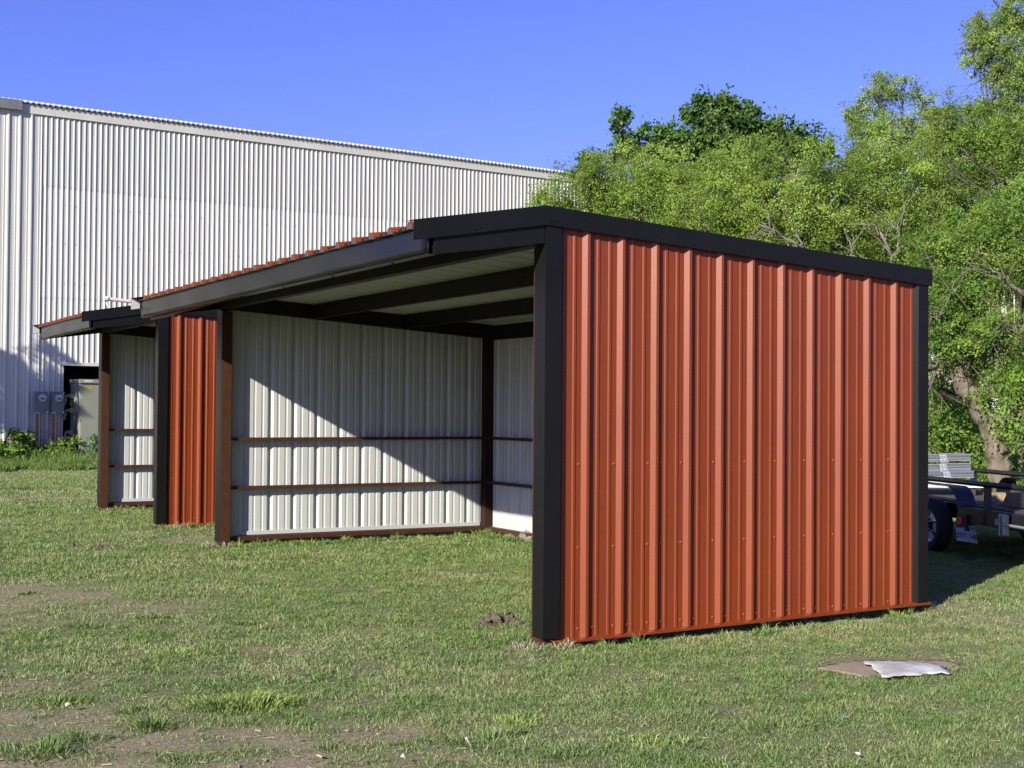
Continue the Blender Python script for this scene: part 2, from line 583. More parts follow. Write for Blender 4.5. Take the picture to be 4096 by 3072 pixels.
px_all, py_all, h_all, w_all, ln_all, dry_all = [], [], [], [], [], []
for (y0, y1, x0, x1, dens, hh, ww) in [(-6.8, -0.5, -9, 6, 11500, 0.030, 0.0040), (-0.5, 5.0, -8, 12, 6500, 0.034, 0.0050),
                                       (5.0, 13, -7, 15, 2800, 0.042, 0.0072), (13, 28.6, -6, 16, 1100, 0.050, 0.0115)]:
    n = int((y1 - y0) * (x1 - x0) * dens)
    x = rng.uniform(x0, x1, n)
    y = rng.uniform(y0, y1, n)
    m, dep = frustum_mask(x, y)
    m &= dep > 4.5
    near_ = frustum_mask(x, y, 3.5)[0] & (dep > 3.5)
    thin = near_ & (rng.random(len(x)) < 0.5)        # lawn beyond the picture edges, a little thinner
    # nothing to see behind the walls
    m &= ~((x > 3.9) & (y > 0.2) & (x < 3.9 + y * 0.2))
    m &= ~((y > 8.1) & (x > 0.3) & (y < 10.3))
    m &= ~((y > 14.4) & (x > 1.6 + (y - 14.4) * 0.15))
    m |= thin
    x = x[m]
    y = y[m]
    br = bare(x, y)
    cl = fbm(x * 7, y * 7, 51, 3)
    keep = ~under_sheet(x, y) & (rng.random(len(x)) < np.clip(1 - br * 0.76, 0, 1) * np.clip(0.45 + (cl - 0.3) * 2.6, 0.22, 1))
    x = x[keep]
    y = y[keep]
    br = br[keep]
    cl = cl[keep]
    big = fbm(x * 1.1, y * 1.1, 61, 3)
    h = hh * rng.uniform(0.45, 1.35, len(x)) * (0.65 + 0.9 * np.clip((cl - 0.35) * 2.5, 0, 1)) * (0.75 + 0.6 * big) * (1 - 0.4 * br)
    px_all.append(x)
    py_all.append(y)
    h_all.append(h)
    w_all.append(np.full(len(x), ww) * rng.uniform(0.7, 1.3, len(x)))
    ln_all.append(rng.uniform(0.3, 1.8, len(x)))
    dry_all.append((0.10 if y0 < 5 else 0.06) + 0.35 * br)
x = np.concatenate(px_all)
y = np.concatenate(py_all)
g = make_blades('grass', x, y, np.concatenate(h_all), np.concatenate(w_all), blade_colors(x, y, np.concatenate(dry_all)), np.concatenate(ln_all))
tag(g, 'patchy mown lawn of green and dry blades in front of the sheds', 'grass', kind='stuff')

# taller clumps and the fringes along the walls
tx, ty, th, tl, tcol, taz = [], [], [], [], [], []


def clump(cx, cy, r, n, h, col, dx=1.0, dirv=(1, 0)):
    a = rng.normal(0, 1, (n, 2)) * r * 0.5
    d = np.array(dirv)
    x = cx + a[:, 0] * d[0] * dx - a[:, 1] * d[1]
    y = cy + a[:, 0] * d[1] * dx + a[:, 1] * d[0]
    tx.append(x)
    ty.append(y)
    th.append(h * rng.uniform(0.5, 1.2, n))
    rr_ = np.hypot(a[:, 0], a[:, 1]) / (r * 0.5)
    taz.append(np.arctan2(y - cy, x - cx) + rng.normal(0, 0.9, n))
    th[-1] *= np.exp(-0.22 * rr_ ** 2) * (0.45 + 1.1 * vnoise(x * 9, y * 9, 91))
    tl.append(np.clip(rr_ * 0.45 + rng.uniform(0.0, 0.7, n), 0, 1.4))
    tcol.append(np.array(col)[None, :] * rng.uniform(0.75, 1.25, (n, 1)) + rng.normal(0, 0.012, (n, 3)))


LG = (0.29, 0.37, 0.10)
MG = (0.165, 0.235, 0.075)
RD = (0.87, -0.49)
for (u, v, r, n, h, col, s) in [(960, 2830, .22, 700, .125, LG, 1.6), (880, 2845, .12, 260, .11, MG, 1.3), (1080, 2815, .15, 300, .10, LG, 1.3),
                                (150, 3010, .20, 420, .10, MG, 1.4), (330, 2960, .12, 180, .07, MG, 1.5), (230, 2810, .16, 240, .09, (.17, .25, .07), 1.4),
                                (600, 2920, .10, 200, .10, MG, 1), (520, 2850, .10, 120, .06, MG, 1), (1960, 2970, .20, 420, .075, MG, 1.8),
                                (2060, 2900, .15, 260, .08, LG, 1.3), (1800, 2890, .14, 180, .06, MG, 1.3), (340, 2510, .15, 160, .09, (.16, .2, .08), 1.2),
                                (600, 2480, .12, 150, .08, MG, 1.3), (990, 2500, .13, 200, .07, MG, 1.4), (840, 2470, .12, 120, .06, MG, 1.2),
                                (100, 2375, .10, 120, .06, MG, 1.2), (700, 2620, .2, 260, .07, LG, 1.3), (2060, 2560, .16, 420, .085, MG, 1.4),
                                (2110, 2600, .10, 150, .075, (.42, .38, .26), 1.3), (2150, 2470, .10, 160, .06, MG, 1.2), (1640, 2490, .14, 200, .06, MG, 1.2),
                                (3100, 2910, .25, 420, .06, MG, 1.6), (3500, 2850, .22, 300, .05, MG, 1.6), (3990, 2700, .22, 300, .055, MG, 1.5),
                                (3200, 2720, .2, 250, .06, MG, 1.5), (60, 1960, .5, 400, .12, (.10, .17, .05), 2.0), (2300, 3020, .2, 300, .06, MG, 1.5),
                                (2600, 2980, .2, 260, .055, LG, 1.5), (3590, 2465, .09, 170, .10, LG, 1.4), (3640, 2450, .06, 80, .11, MG, 1), (3710, 2440, .06, 90, .10, MG, 1),
                                (1300, 2990, .1, 120, .05, MG, 1.3), (1400, 3040, .14, 160, .05, MG, 1.3), (750, 3040, .12, 150, .05, MG, 1.5)]:
    c = G(u, v)
    clump(c[0], c[1], r, n, h, col, s, RD)
# fringe in front of the near red wall, and along the inside left wall and the far shed
for k in range(26):
    x = 0.05 + 3.8 * rng.random()
    clump(x, -0.20 - 0.10 * rng.random(), 0.07, 40, 0.045 + 0.06 * rng.random() ** 2, MG if rng.random() < .6 else LG, 1.2)
for k in range(60):
    x = 0.1 + 3.6 * rng.random()
    clump(x, 7.50 - 0.12 * rng.random(), 0.09, 50, 0.06 + 0.06 * rng.random() ** 2, MG if rng.random() < .5 else LG, 1.2)
for k in range(26):
    clump(3.55 - 0.1 * rng.random(), 6.1 + 1.4 * rng.random(), 0.09, 45, 0.07 + 0.05 * rng.random(), MG, 1.2)
for k in range(26):
    clump(0.1 + 1.6 * rng.random(), 10.33 - 0.1 * rng.random(), 0.10, 45, 0.06 + 0.06 * rng.random(), (.36, .33, .2) if rng.random() < .5 else MG, 1.2)
for k in range(16):
    clump(-0.1 + 1.6 * rng.random(), 13.9 - 0.1 * rng.random(), 0.12, 45, 0.08, (.2, .24, .09), 1.2)
for (x, y) in [(-0.05, 0.0), (0.15, -0.12), (-0.05, 7.6), (0.1, 7.5), (-0.05, 10.45)]:
    clump(x, y, 0.13, 150, 0.085, (.34, .33, .2), 1.2)
x = np.concatenate(tx)
y = np.concatenate(ty)
h = np.concatenate(th)
g = make_blades('grass_tufts', x, y, h, 0.0055 + 0.0006 * np.clip(y + 8, 0, 30) * 0.5, np.clip(np.concatenate(tcol), 0.02, 0.8), np.concatenate(tl), az=np.concatenate(taz))
tag(g, 'longer green grass tufts left unmown in the lawn and along the wall bottoms', 'grass', kind='stuff')

# dry straw lying on the lawn
n = 16000
x = rng.uniform(-5, 5, n)
y = rng.uniform(-5.5, 4, n)
m, dep = frustum_mask(x, y)
x = x[m]
y = y[m]
m = rng.random(len(x)) < 0.12 + bare(x, y)
x = x[m]
y = y[m]
n = len(x)
az = rng.random(n) * 2 * np.pi
L = rng.uniform(0.01, 0.06, n)
wd = rng.uniform(0.0012, 0.003, n)
z = hgt(x, y) + rng.uniform(0.006, 0.02, n)
d = np.stack([np.cos(az), np.sin(az), rng.normal(0, 0.12, n)], 1) * L[:, None]
s = np.stack([-np.sin(az), np.cos(az), rng.normal(0, .5, n)], 1) * wd[:, None]
c0 = np.stack([x, y, z], 1)
V = np.stack([c0 - s, c0 + s, c0 + d + s, c0 + d - s], 1)
base = np.arange(n) * 4
F = np.stack([base, base + 1, base + 2, base + 3], 1)
C = np.repeat((DRY[rng.integers(0, 3, n)] * rng.uniform(.7, 1.2, (n, 1)))[:, None, :], 4, 1)
g = mesh_np('dry_straw', V.reshape(-1, 3), np.full(n, 4), F.ravel(), C.reshape(-1, 3), M['blade'])
tag(g, 'scattered dry straw and cut stems lying on the lawn', 'straw', kind='stuff')


# ---------------------------------------------------------------- sheds
PITCH = 0.3048


def rpanel_profile(s0, s1, c0, pitch=PITCH, H=0.032, hb=0.040, ht=0.0115, minors=True, mh=0.006):
    """list of (s, h) along the sheet; ribs centred at c0 + k*pitch"""
    pts = []
    k = math.floor((s0 - c0) / pitch) - 1
    while c0 + k * pitch < s1 + pitch:
        c = c0 + k * pitch
        pts += [(c - hb, 0), (c - ht, H), (c + ht, H), (c + hb, 0)]
        if minors:
            for q in (pitch / 3, 2 * pitch / 3):
                pts += [(c + q - 0.017, 0), (c + q - 0.009, mh), (c + q + 0.009, mh), (c + q + 0.017, 0)]
        k += 1
    out = []

    def at(s):
        for (a, ha), (b, hb_) in zip(pts, pts[1:]):
            if a <= s <= b:
                return ha + (hb_ - ha) * ((s - a) / (b - a) if b > a else 0)
        return 0
    out.append((s0, at(s0)))
    out += [p for p in pts if s0 < p[0] < s1]
    out.append((s1, at(s1)))
    return out


def corrugated(mb, prof, fn, t0=0.0, t1=1.0, mi=0):
    n = len(mb.v)
    for s, h in prof:
        mb.v += [tuple(fn(s, h, t0)), tuple(fn(s, h, t1))]
    for i in range(len(prof) - 1):
        mb.f.append((n + 2 * i, n + 2 * i + 2, n + 2 * i + 3, n + 2 * i + 1))
        mb.m.append(mi)


def screw(mb, x, y, z, axis, r=0.0065, mi=0):
    """small hex screw head pointing along -axis"""
    prof = [(math.cos(t * math.pi / 3) * r, math.sin(t * math.pi / 3) * r) for t in range(6)]
    if axis == 'y':
        mb.prism(prof, lambda a, b, t: (x + a, y + t, z + b), 0.0, -0.007, mi)
        mb.prism([(a * 1.6, b * 1.6) for a, b in prof], lambda a, b, t: (x + a, y + t, z + b), 0.0, -0.002, mi)
    else:
        mb.prism(prof, lambda a, b, t: (x + t, y + a, z + b), 0.0, -0.007, mi)


def ztop(x):
    """top of the rear roof slope"""
    return 3.105 - 0.0635 * x


def make_shed(loc, W, label, group, xrib, xcan=-0.90, teeth=0.3295, extra=False):
    D = 3.80
    root = thing('loafing_shed', loc, label, 'shed', group)
    zb = 0.055
    # --- near end wall (y = 0 face looks at the camera); outside red, inside pale
    def endwall(y0, sgn, s0=0.17, s1=3.66):
        mb = MB()
        pr = rpanel_profile(s0, s1, xrib)
        top = lambda s: ztop(s) - 0.10
        zs = lambda s: zb - 0.018 + 0.012 * s
        f1 = lambda s, h, t: (s, y0 - sgn * h, zs(s) + t * (top(s) - zs(s)))
        f2 = lambda s, h, t: (s, y0 - sgn * h + sgn * 0.0025, zs(s) + t * (top(s) - zs(s)))
        corrugated(mb, pr, f1, mi=0)
        corrugated(mb, pr, f2, mi=1)
        # screws beside the ribs on three girt lines and the bottom
        k = 0
        c = xrib
        while c < s1 - 0.05:
            for z in (0.105, 0.687, 1.288):
                for q in ([-0.062] if k % 4 != 2 else [-0.062, 0.052]) + ([0.06] if z < 0.2 else []):
                    if sgn > 0:
                        screw(mb, c + q, y0 - 0.0005, z, 'y', mi=2)
            if k % 3 == 2 and sgn > 0:               # sheet lap beside every third rib
                mb.hexa([(c + 0.0405, y0 - 0.0025, zs(c)), (c + 0.0435, y0 - 0.0025, zs(c)), (c + 0.0435, y0 - 0.0003, zs(c)), (c + 0.0405, y0 - 0.0003, zs(c)),
                         (c + 0.0405, y0 - 0.0025, top(c) - 0.01), (c + 0.0435, y0 - 0.0025, top(c) - 0.01), (c + 0.0435, y0 - 0.0003, top(c) - 0.01), (c + 0.0405, y0 - 0.0003, top(c) - 0.01)])
            c += PITCH
            k += 1
        o = mb.build('end_wall', [M['red'], M['white_in'], M['screw']], root)
        o['label'] = 'red ribbed metal end wall, pale on the inside'
    endwall(0.0, 1)
    endwall(W, -1)
    # back wall
    mb = MB()
    pr = rpanel_profile(0.15, W - 0.15, 0.45)
    corrugated(mb, pr, lambda s, h, t: (D - 0.03 + h, s, zb + t * (ztop(D) - 0.1 - zb)), mi=0)
    corrugated(mb, pr, lambda s, h, t: (D - 0.0325 + h, s, zb + t * (ztop(D) - 0.1 - zb)), mi=1)
    mb.build('back_wall', [M['red'], M['white_in']], root)
    # base flashing along the walls, red outside
    for y0, sg in ((0.0, 1), (W, -1)):
        mb = MB()
        ya = y0 - sg * 0.052
        zl_, zr_ = zb - 0.018 + 0.002, zb - 0.018 + 0.046
        mb.hexa([(0.12, ya, zl_ - 0.012), (D + 0.03, ya, zr_ - 0.012), (D + 0.03, y0, zr_ - 0.002), (0.12, y0, zl_ - 0.002),
                 (0.12, ya, zl_ - 0.009), (D + 0.03, ya, zr_ - 0.009), (D + 0.03, y0, zr_ + 0.002), (0.12, y0, zl_ + 0.002)])
        q_ = sorted((ya, ya + sg * 0.002))
        mb.hexa([(0.12, q_[0], zl_ - 0.024), (D + 0.03, q_[0], zr_ - 0.024), (D + 0.03, q_[1], zr_ - 0.024), (0.12, q_[1], zl_ - 0.024),
                 (0.12, q_[0], zl_ - 0.0125), (D + 0.03, q_[0], zr_ - 0.0125), (D + 0.03, q_[1], zr_ - 0.0125), (0.12, q_[1], zl_ - 0.0125)])
        mb.build('base_trim', M['red'], root)
    mb = MB()
    mb.box(D + 0.004, D + 0.045, 0.1, W - 0.1, zb - 0.012, zb - 0.004)
    mb.build('base_trim', M['red'], root)
    # inner pale base strips
    mb = MB()
    mb.box(0.19, D - 0.16, W - 0.018, W - 0.004, 0.118, 0.165)
    mb.build('inner_base_strip', M['white_in'], root)
    # --- frame: posts, bottom rails, girts
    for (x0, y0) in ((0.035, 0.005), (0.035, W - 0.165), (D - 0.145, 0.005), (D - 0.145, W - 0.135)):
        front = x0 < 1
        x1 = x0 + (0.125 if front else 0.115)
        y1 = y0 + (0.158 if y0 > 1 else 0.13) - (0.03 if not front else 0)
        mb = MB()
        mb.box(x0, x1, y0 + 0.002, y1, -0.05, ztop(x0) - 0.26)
        mb.build('post', M['primer'] if front else M['primer_shaded'], root, bevel=0.004)
    for z, hgt_ in ((0.085, 0.05), (0.700, 0.036), (1.292, 0.036)):
        for side in (0, 1):
            mb = MB()
            ya, yb = (0.006, 0.075) if side == 0 else (W - 0.100, W - 0.006)
            # an angle: standing leg inside, flat leg on top
            xa, xb = 0.165, D - 0.15
            if side:
                mb.box(xa, xb, ya, ya + 0.006, z - hgt_ / 2, z + hgt_ / 2)
                mb.box(xa, xb, ya + 0.006, yb, z + hgt_ / 2 - 0.006, z + hgt_ / 2 - 0.0005)
                screw(mb, xa + 0.03, ya + 0.01, z + hgt_ / 2 + 0.004, 'y', 0.006, 1)
            else:
                mb.box(xa, xb, ya, yb, z - hgt_ / 2, z + hgt_ / 2)
            mb.build('girt', [M['primer'], M['bolt']], root)
        mb = MB()
        mb.box(D - 0.12, D - 0.045, 0.14, W - 0.14, z - hgt_ / 2, z + hgt_ / 2)
        mb.build('girt', M['primer'], root)
    # --- corner trim: folded black sheet, left face, front face, slanted return
    def cornertrim(cx, cy, sx, sy, wx, wy, ztop_, z0=0.055):
        th = 0.004
        pts = [(0, wy), (0, 0), (wx, 0), (wx + 0.035, 0.038)]
        pin = [(wx + 0.035, 0.038 + th), (wx - th * 0.3, th), (th, th), (th, wy)]
        mb = MB()
        prof = pts + pin
        fn = lambda a, b_, t: (cx + sx * a, cy + sy * b_, t)
        if sx * sy < 0:
            prof = prof[::-1]
        mb.prism(prof, fn, z0, ztop_)
        mb.build('corner_trim', M['black'], root)
    cornertrim(0.030, -0.040, 1, 1, 0.135, 0.150, ztop(0) - 0.10)
    cornertrim(D + 0.01, -0.040, -1, 1, 0.115, 0.150, ztop(D) - 0.09)
    cornertrim(0.030, W + 0.040, 1, -1, 0.135, 0.200, ztop(0) - 0.10)
    cornertrim(D + 0.01, W + 0.040, -1, -1, 0.115, 0.150, ztop(D) - 0.09)
    # --- roof sheets: rear slope and front canopy, red on top, pale below
    zc = 2.925                                   # pan height at the canopy edge
    zr = 3.045                                   # pan height at the ridge
    cs = (zr - zc) / (-xcan)
    prr = rpanel_profile(0.0, W, 0.16, pitch=teeth)
    mb = MB()
    fr = lambda dz: (lambda s, h, t: (0.0 + t * (D + 0.03), s, zr - 0.0635 * t * (D + 0.03) + h + dz))
    corrugated(mb, prr, fr(0.0), mi=0)
    corrugated(mb, prr, fr(-0.0025), mi=1)
    mb.build('rear_roof_sheet', [M['red'], M['white_in']], root)
    mb = MB()
    fc = lambda dz: (lambda s, h, t: (-0.02 - t * (-xcan + 0.03), s, zr - cs * t * (-xcan + 0.03) + h * 1.35 + dz))
    corrugated(mb, prr, fc(0.0), mi=0)
    corrugated(mb, prr, fc(-0.0025), mi=1)
    mb.build('canopy_roof_sheet', [M['red'], M['white_in']], root)
    # ridge cap
    mb = MB()
    zz = zr + 0.047
    mb.prism([(-0.14, zz - 0.14 * cs + 0.001), (0.0, zz + 0.012), (0.16, zz - 0.16 * 0.0635), (0.16, zz - 0.16 * 0.0635 - 0.003), (0.0, zz + 0.008), (-0.14, zz - 0.14 * cs - 0.003)],
             lambda a_, b_, t: (a_, t, b_), 0.02, W - 0.02)
    mb.build('ridge_cap', M['red'], root)
    # --- rake trims
    zt0 = 3.130
    for y0, sg in ((-0.050, 1), (W + 0.050, -1)):
        ya, yb = (y0, y0 + 0.004) if sg > 0 else (y0 - 0.004, y0)
        mb = MB()
        xl, zl = xcan - 0.11, 2.951
        xr, zrr = D + 0.045, 2.888
        hb = 0.132
        def band(xa, za, xb_, zb_, dz=hb, mi=0, yy=(ya, yb)):
            mb.hexa([(xa, yy[0], za - dz), (xb_, yy[0], zb_ - dz), (xb_, yy[1], zb_ - dz), (xa, yy[1], za - dz),
                     (xa, yy[0], za), (xb_, yy[0], zb_), (xb_, yy[1], zb_), (xa, yy[1], za)], mi)
        band(xl, zl, 0.030, zt0)
        band(0.030, zt0, xr, zrr)
        # top flange lying on the roof
        def flange(xa, za, xb_, zb_):
            w = 0.12 * sg
            y1 = y0 + w
            q = sorted((y0, y1))
            mb.hexa([(xa, q[0], za), (xb_, q[0], zb_), (xb_, q[1], zb_), (xa, q[1], za),
                     (xa, q[0], za + 0.003), (xb_, q[0], zb_ + 0.003), (xb_, q[1], zb_ + 0.003), (xa, q[1], za + 0.003)])
        flange(xl, zl, 0.030, zt0)
        flange(0.030, zt0, xr, zrr)
        # small hemmed lip at the bottom
        for (xa, za, xb_, zb_) in ((xl, zl, 0.03, zt0), (0.03, zt0, xr, zrr)):
            q = sorted((y0 - sg * 0.004, y0 + sg * 0.02))
            mb.hexa([(xa, q[0], za - hb - 0.004), (xb_, q[0], zb_ - hb - 0.004), (xb_, q[1], zb_ - hb - 0.004), (xa, q[1], za - hb - 0.004),
                     (xa, q[0], za - hb), (xb_, q[0], zb_ - hb), (xb_, q[1], zb_ - hb), (xa, q[1], za - hb)])
        if sg > 0:
            for xs in (0.06, 0.42, 1.34, 2.3, 3.1, 3.76):
                screw(mb, xs, ya + 0.0005, (zt0 - (xs - 0.03) * (zt0 - zrr) / (xr - 0.03)) - 0.105, 'y', 0.007)
            screw(mb, -0.55, ya + 0.0005, zt0 - 0.58 * (zt0 - zl) / (0.03 - xl) - 0.108, 'y', 0.007)
        mb.build('rake_trim', M['black'], root)
        # pale unpainted inner side of the free end
        mb = MB()
        yc = y0 + sg * 0.006
        q = sorted((yc - 0.0015, yc + 0.0015))
        xe = xcan - 0.004
        ze = zl + (xe - xl) * (zt0 - zl) / (0.03 - xl)
        mb.hexa([(xl + 0.003, q[0], zl - hb + 0.002), (xe, q[0], ze - hb + 0.002), (xe, q[1], ze - hb + 0.002), (xl + 0.003, q[1], zl - hb + 0.002),
                 (xl + 0.003, q[0], zl - 0.004), (xe, q[0], ze - 0.004), (xe, q[1], ze - 0.004), (xl + 0.003, q[1], zl - 0.004)])
        mb.build('rake_trim_lining', M['white_in'], root)
    # --- canopy side bands under the rake trim (black channel)
    for y0, sg in ((0.0, 1), (W, -1)):
        mb = MB()
        q = sorted((y0 - sg * 0.035, y0 + sg * 0.03))
        xa, xb_ = xcan + 0.05, 0.026
        za, zb_ = 2.82, 2.975
        mb.hexa([(xa, q[0], za - 0.086), (xb_, q[0], zb_ - 0.112), (xb_, q[1], zb_ - 0.112), (xa, q[1], za - 0.086),
                 (xa, q[0], za + 0.06), (xb_, q[0], zb_ + 0.03), (xb_, q[1], zb_ + 0.03), (xa, q[1], za + 0.06)])
        mb.build('canopy_side_beam', M['black'], root, bevel=0.003)
    # --- fascia along the canopy edge, slightly wavy sheet
    mb = MB()
    ns = int(W / 0.12)
    wave = lambda s, t: 0.006 * math.sin(s * 2.1 + 0.6) * t + 0.004 * math.sin(s * 5.3) * (1 - t)
    rows = 5
    z0f, z1f = 2.735, 2.950
    n0 = len(mb.v)
    for i in range(ns + 1):
        s = -0.035 + (W + 0.07) * i / ns
        for k in range(rows + 1):
            t = k / rows
            mb.v.append((xcan + wave(s, t) + 0.012 * (1 - t), s, z0f + (z1f - z0f) * t + 0.003 * math.sin(s * 0.9) + (0.0015 * math.sin(s * 29) if k == rows else 0)))
    for i in range(ns):
        for k in range(rows):
            a_ = n0 + i * (rows + 1) + k
            mb.f.append((a_, a_ + 1, a_ + rows + 2, a_ + rows + 1))
            mb.m.append(0)
    o = mb.build('fascia', M['fascia'], root, smooth=True)
    md = o.modifiers.new('thick', 'SOLIDIFY')
    md.thickness = 0.004
    md.offset = -1
    mb = MB()
    mb.box(xcan + 0.008, xcan + 0.075, -0.03, W + 0.03, 2.729, 2.734)
    s = 0.6
    while s < W:
        screw(mb, xcan + 0.03, s, 2.727, 'y', 0.006)
        s += 1.15
    mb.build('fascia_lip', M['black'], root)
    # --- roof frame: eave purlin, front header, purlins, back header, rafters
    def cee(x, z0, z1, w=0.065, name='purlin'):
        mb = MB()
        mb.box(x, x + 0.006, 0.05, W - 0.05, z0, z1)
        mb.box(x + 0.006, x + w, 0.05, W - 0.05, z0, z0 + 0.006)
        mb.box(x + 0.006, x + w, 0.05, W - 0.05, z1 - 0.006, z1)
        mb.box(x + w - 0.006, x + w, 0.05, W - 0.05, z0 + 0.006, z0 + 0.022)
        mb.build(name, M['dark_steel'], root)
    cee(xcan + 0.09, 2.76, 2.925, 0.055, 'eave_purlin')
    cee(0.02, 2.862, 3.036, 0.10, 'header')
    for x in (1.19, 2.42):
        cee(x, 2.868 - 0.0635 * x, 3.038 - 0.0635 * x)
    cee(D - 0.12, 2.60, 2.79, 0.08, 'header')
    for y0 in (0.045, W - 0.165):
        mb = MB()
        mb.hexa([(0.125, y0, 2.862), (D - 0.12, y0, 2.862 - 0.0635 * D), (D - 0.12, y0 + 0.115, 2.862 - 0.0635 * D), (0.125, y0 + 0.115, 2.862),
                 (0.125, y0, 3.034), (D - 0.12, y0, 3.034 - 0.0635 * (D - .1)), (D - 0.12, y0 + 0.115, 3.034 - 0.0635 * (D - .1)), (0.125, y0 + 0.115, 3.034)])
        mb.build('rafter', M['dark_steel'], root)
    if extra:
        # narrow red ribbed strip below the fascia at the far end of the canopy
        mb = MB()
        pr = rpanel_profile(5.2, 7.62, 5.3, pitch=0.33)
        corrugated(mb, pr, lambda s_, h, t: (xcan + 0.085 + 0.012 * h + t * 0.0, s_, 2.728 - h * 0.1 - t * (0.004 + 0.030 * (s_ - 5.2) / 2.42 if s_ < 6.6 else 0.034)), mi=0)
        mb.build('soffit_strip', M['red'], root)
    return root


shed1 = make_shed((0, 0, 0), 7.73, 'red and black metal shed with open front nearest the camera', 'open-fronted metal sheds', 0.4017, extra=True)
shed2 = make_shed((S2o[0], S2o[1], 0), W2, 'smaller red shed behind the near one, only its left part showing', 'open-fronted metal sheds', 0.335)

# ---------------------------------------------------------------- big white building
BA = math.radians(5)
bx, by = 1.0, 30.0
BL0, BL1 = -14.0, 62.0


def BW(s, out, z):
    """building wall frame: along the wall, outwards, up"""
    return (bx + s * math.cos(BA) + out * math.sin(BA), by + s * math.sin(BA) - out * math.cos(BA), z)


root = thing('metal_building', BW(0, 0, 0), 'tall white corrugated metal building closing the background', 'building')
inv = Matrix.Translation(-Vector(BW(0, 0, 0)))


def bpart(mb, name, m, **k):
    o = mb.build(name, m, None, **k)
    o.parent = root
    o.matrix_parent_inverse = Matrix.Identity(4)
    o.data.transform(inv)
    return o


DO0, DO1, DOZ = 1.53, 4.9, 2.785
S_SPLIT = 0.86
EZ = 9.74
ptA = lambda a_, b_: rpanel_profile(a_, b_, -0.02, pitch=0.3048, H=0.040, hb=0.050, ht=0.018)
ptB = lambda a_, b_: rpanel_profile(a_, b_, 0.08, pitch=0.1510, H=0.025, hb=0.034, ht=0.009, minors=False)
mb = MB()
corrugated(mb, ptA(BL0, S_SPLIT), lambda s, h, t: BW(s, h + 0.02, -0.1 + t * (EZ + 0.1)))
o = bpart(mb, 'wall_sheeting', M['bldg_low'])
o['label'] = 'wide-ribbed wall sheets at the left end'
mb = MB()
corrugated(mb, ptB(S_SPLIT, DO0), lambda s, h, t: BW(s, h, -0.1 + t * (4.68 + 0.1)))
corrugated(mb, ptB(DO0, DO1), lambda s, h, t: BW(s, h, DOZ + t * (4.68 - DOZ)))
corrugated(mb, ptB(DO1, BL1), lambda s, h, t: BW(s, h, -0.1 + t * (4.68 + 0.1)))
bpart(mb, 'wall_sheeting', M['bldg_low'])
mb = MB()
corrugated(mb, ptB(S_SPLIT, BL1), lambda s, h, t: BW(s, h + 0.006 - 0.002 * t, 4.64 + t * (7.75 - 4.64)))
for z_ in (5.05, 6.15, 7.2):                        # fixing screws
    k = 0
    while k < 110:
        s_ = 0.9 + k * 0.302 + 0.03 * math.sin(k * 7.3)
        zz_ = z_ + 0.02 * math.sin(k * 3.1)
        mb.box(s_ - .011, s_ + .011, 0.006, 0.016, zz_ - .011, zz_ + .011, 1, fr=BW)
        k += 1 if (k * 7) % 5 else 2
bpart(mb, 'wall_sheeting', [M['bldg_low'], M['gutter']])
mb = MB()
corrugated(mb, ptB(S_SPLIT, BL1), lambda s, h, t: BW(s, h + 0.012 + 0.004 * t, 7.70 + t * (EZ - 7.70)))
o = bpart(mb, 'wall_sheeting', M['bldg_up'])
o['label'] = 'duller topmost course of wall sheets'
# seam step
mb = MB()
for z in (4.64, 7.70):
    mb.box(S_SPLIT, BL1, 0.0, 0.003, z - 0.012, z, fr=lambda s, o_, z_: BW(s, o_ + 0.004, z_))
bpart(mb, 'lap_seam', M['bldg_trim'])
# eave trim
mb = MB()
s = BL0
while s < BL1:
    e = min(s + 3.04, BL1)
    mb.box(s + 0.002, e - 0.002, 0.045, 0.065, EZ - 0.10, EZ + 0.13, fr=BW)
    mb.box(s + 0.002, e - 0.002, 0.030, 0.075, EZ - 0.115, EZ - 0.1005, fr=BW)
    s = e
bpart(mb, 'eave_trim', M['bldg_trim'])
mb = MB()
mb.box(BL0, 0.30, 0.07, 0.17, EZ - 0.08, EZ + 0.19, fr=BW)
bpart(mb, 'gutter', M['gutter'])
# roof sheet whose rib ends show as teeth, and the shell behind
mb = MB()
RS = 0.16
prf = rpanel_profile(BL0, BL1, 0.0, pitch=0.151, H=0.085, hb=0.050, ht=0.030, minors=False)
corrugated(mb, prf, lambda s, h, t: BW(s, 0.13 - t * 12, EZ + 0.135 + h + RS * t * 12))
corrugated(mb, prf, lambda s, h, t: BW(s, 0.13 - t * 12, EZ + 0.132 + h + RS * t * 12))
k = 0
while BL0 + k * 0.151 < BL1 - 0.1:                 # folded flaps closing the upper half of each rib end
    c_ = math.ceil(BL0 / 0.151) * 0.151 + k * 0.151
    mb.quad(BW(c_ - .040, .128, EZ + .170), BW(c_ + .040, .128, EZ + .170), BW(c_ + .031, .128, EZ + .216), BW(c_ - .031, .128, EZ + .216))
    k += 1
bpart(mb, 'roof_sheet', M['roof_zinc'])
mb = MB()
mb.box(BL0, BL1, -24.0, -23.9, -0.1, EZ, fr=BW)
mb.box(BL0 - 0.1, BL0 - 0.002, -24, 0, -0.1, EZ, fr=BW)
mb.box(BL1 + 0.002, BL1 + 0.1, -24, 0, -0.1, EZ, fr=BW)
bpart(mb, 'end_wall', M['bldg_low'])
mb = MB()
mb.quad(BW(BL0, -12, EZ + 0.13 + RS * 12), BW(BL1, -12, EZ + 0.13 + RS * 12), BW(BL1, -24, EZ), BW(BL0, -24, EZ))
bpart(mb, 'roof_sheet', M['roof_zinc'])
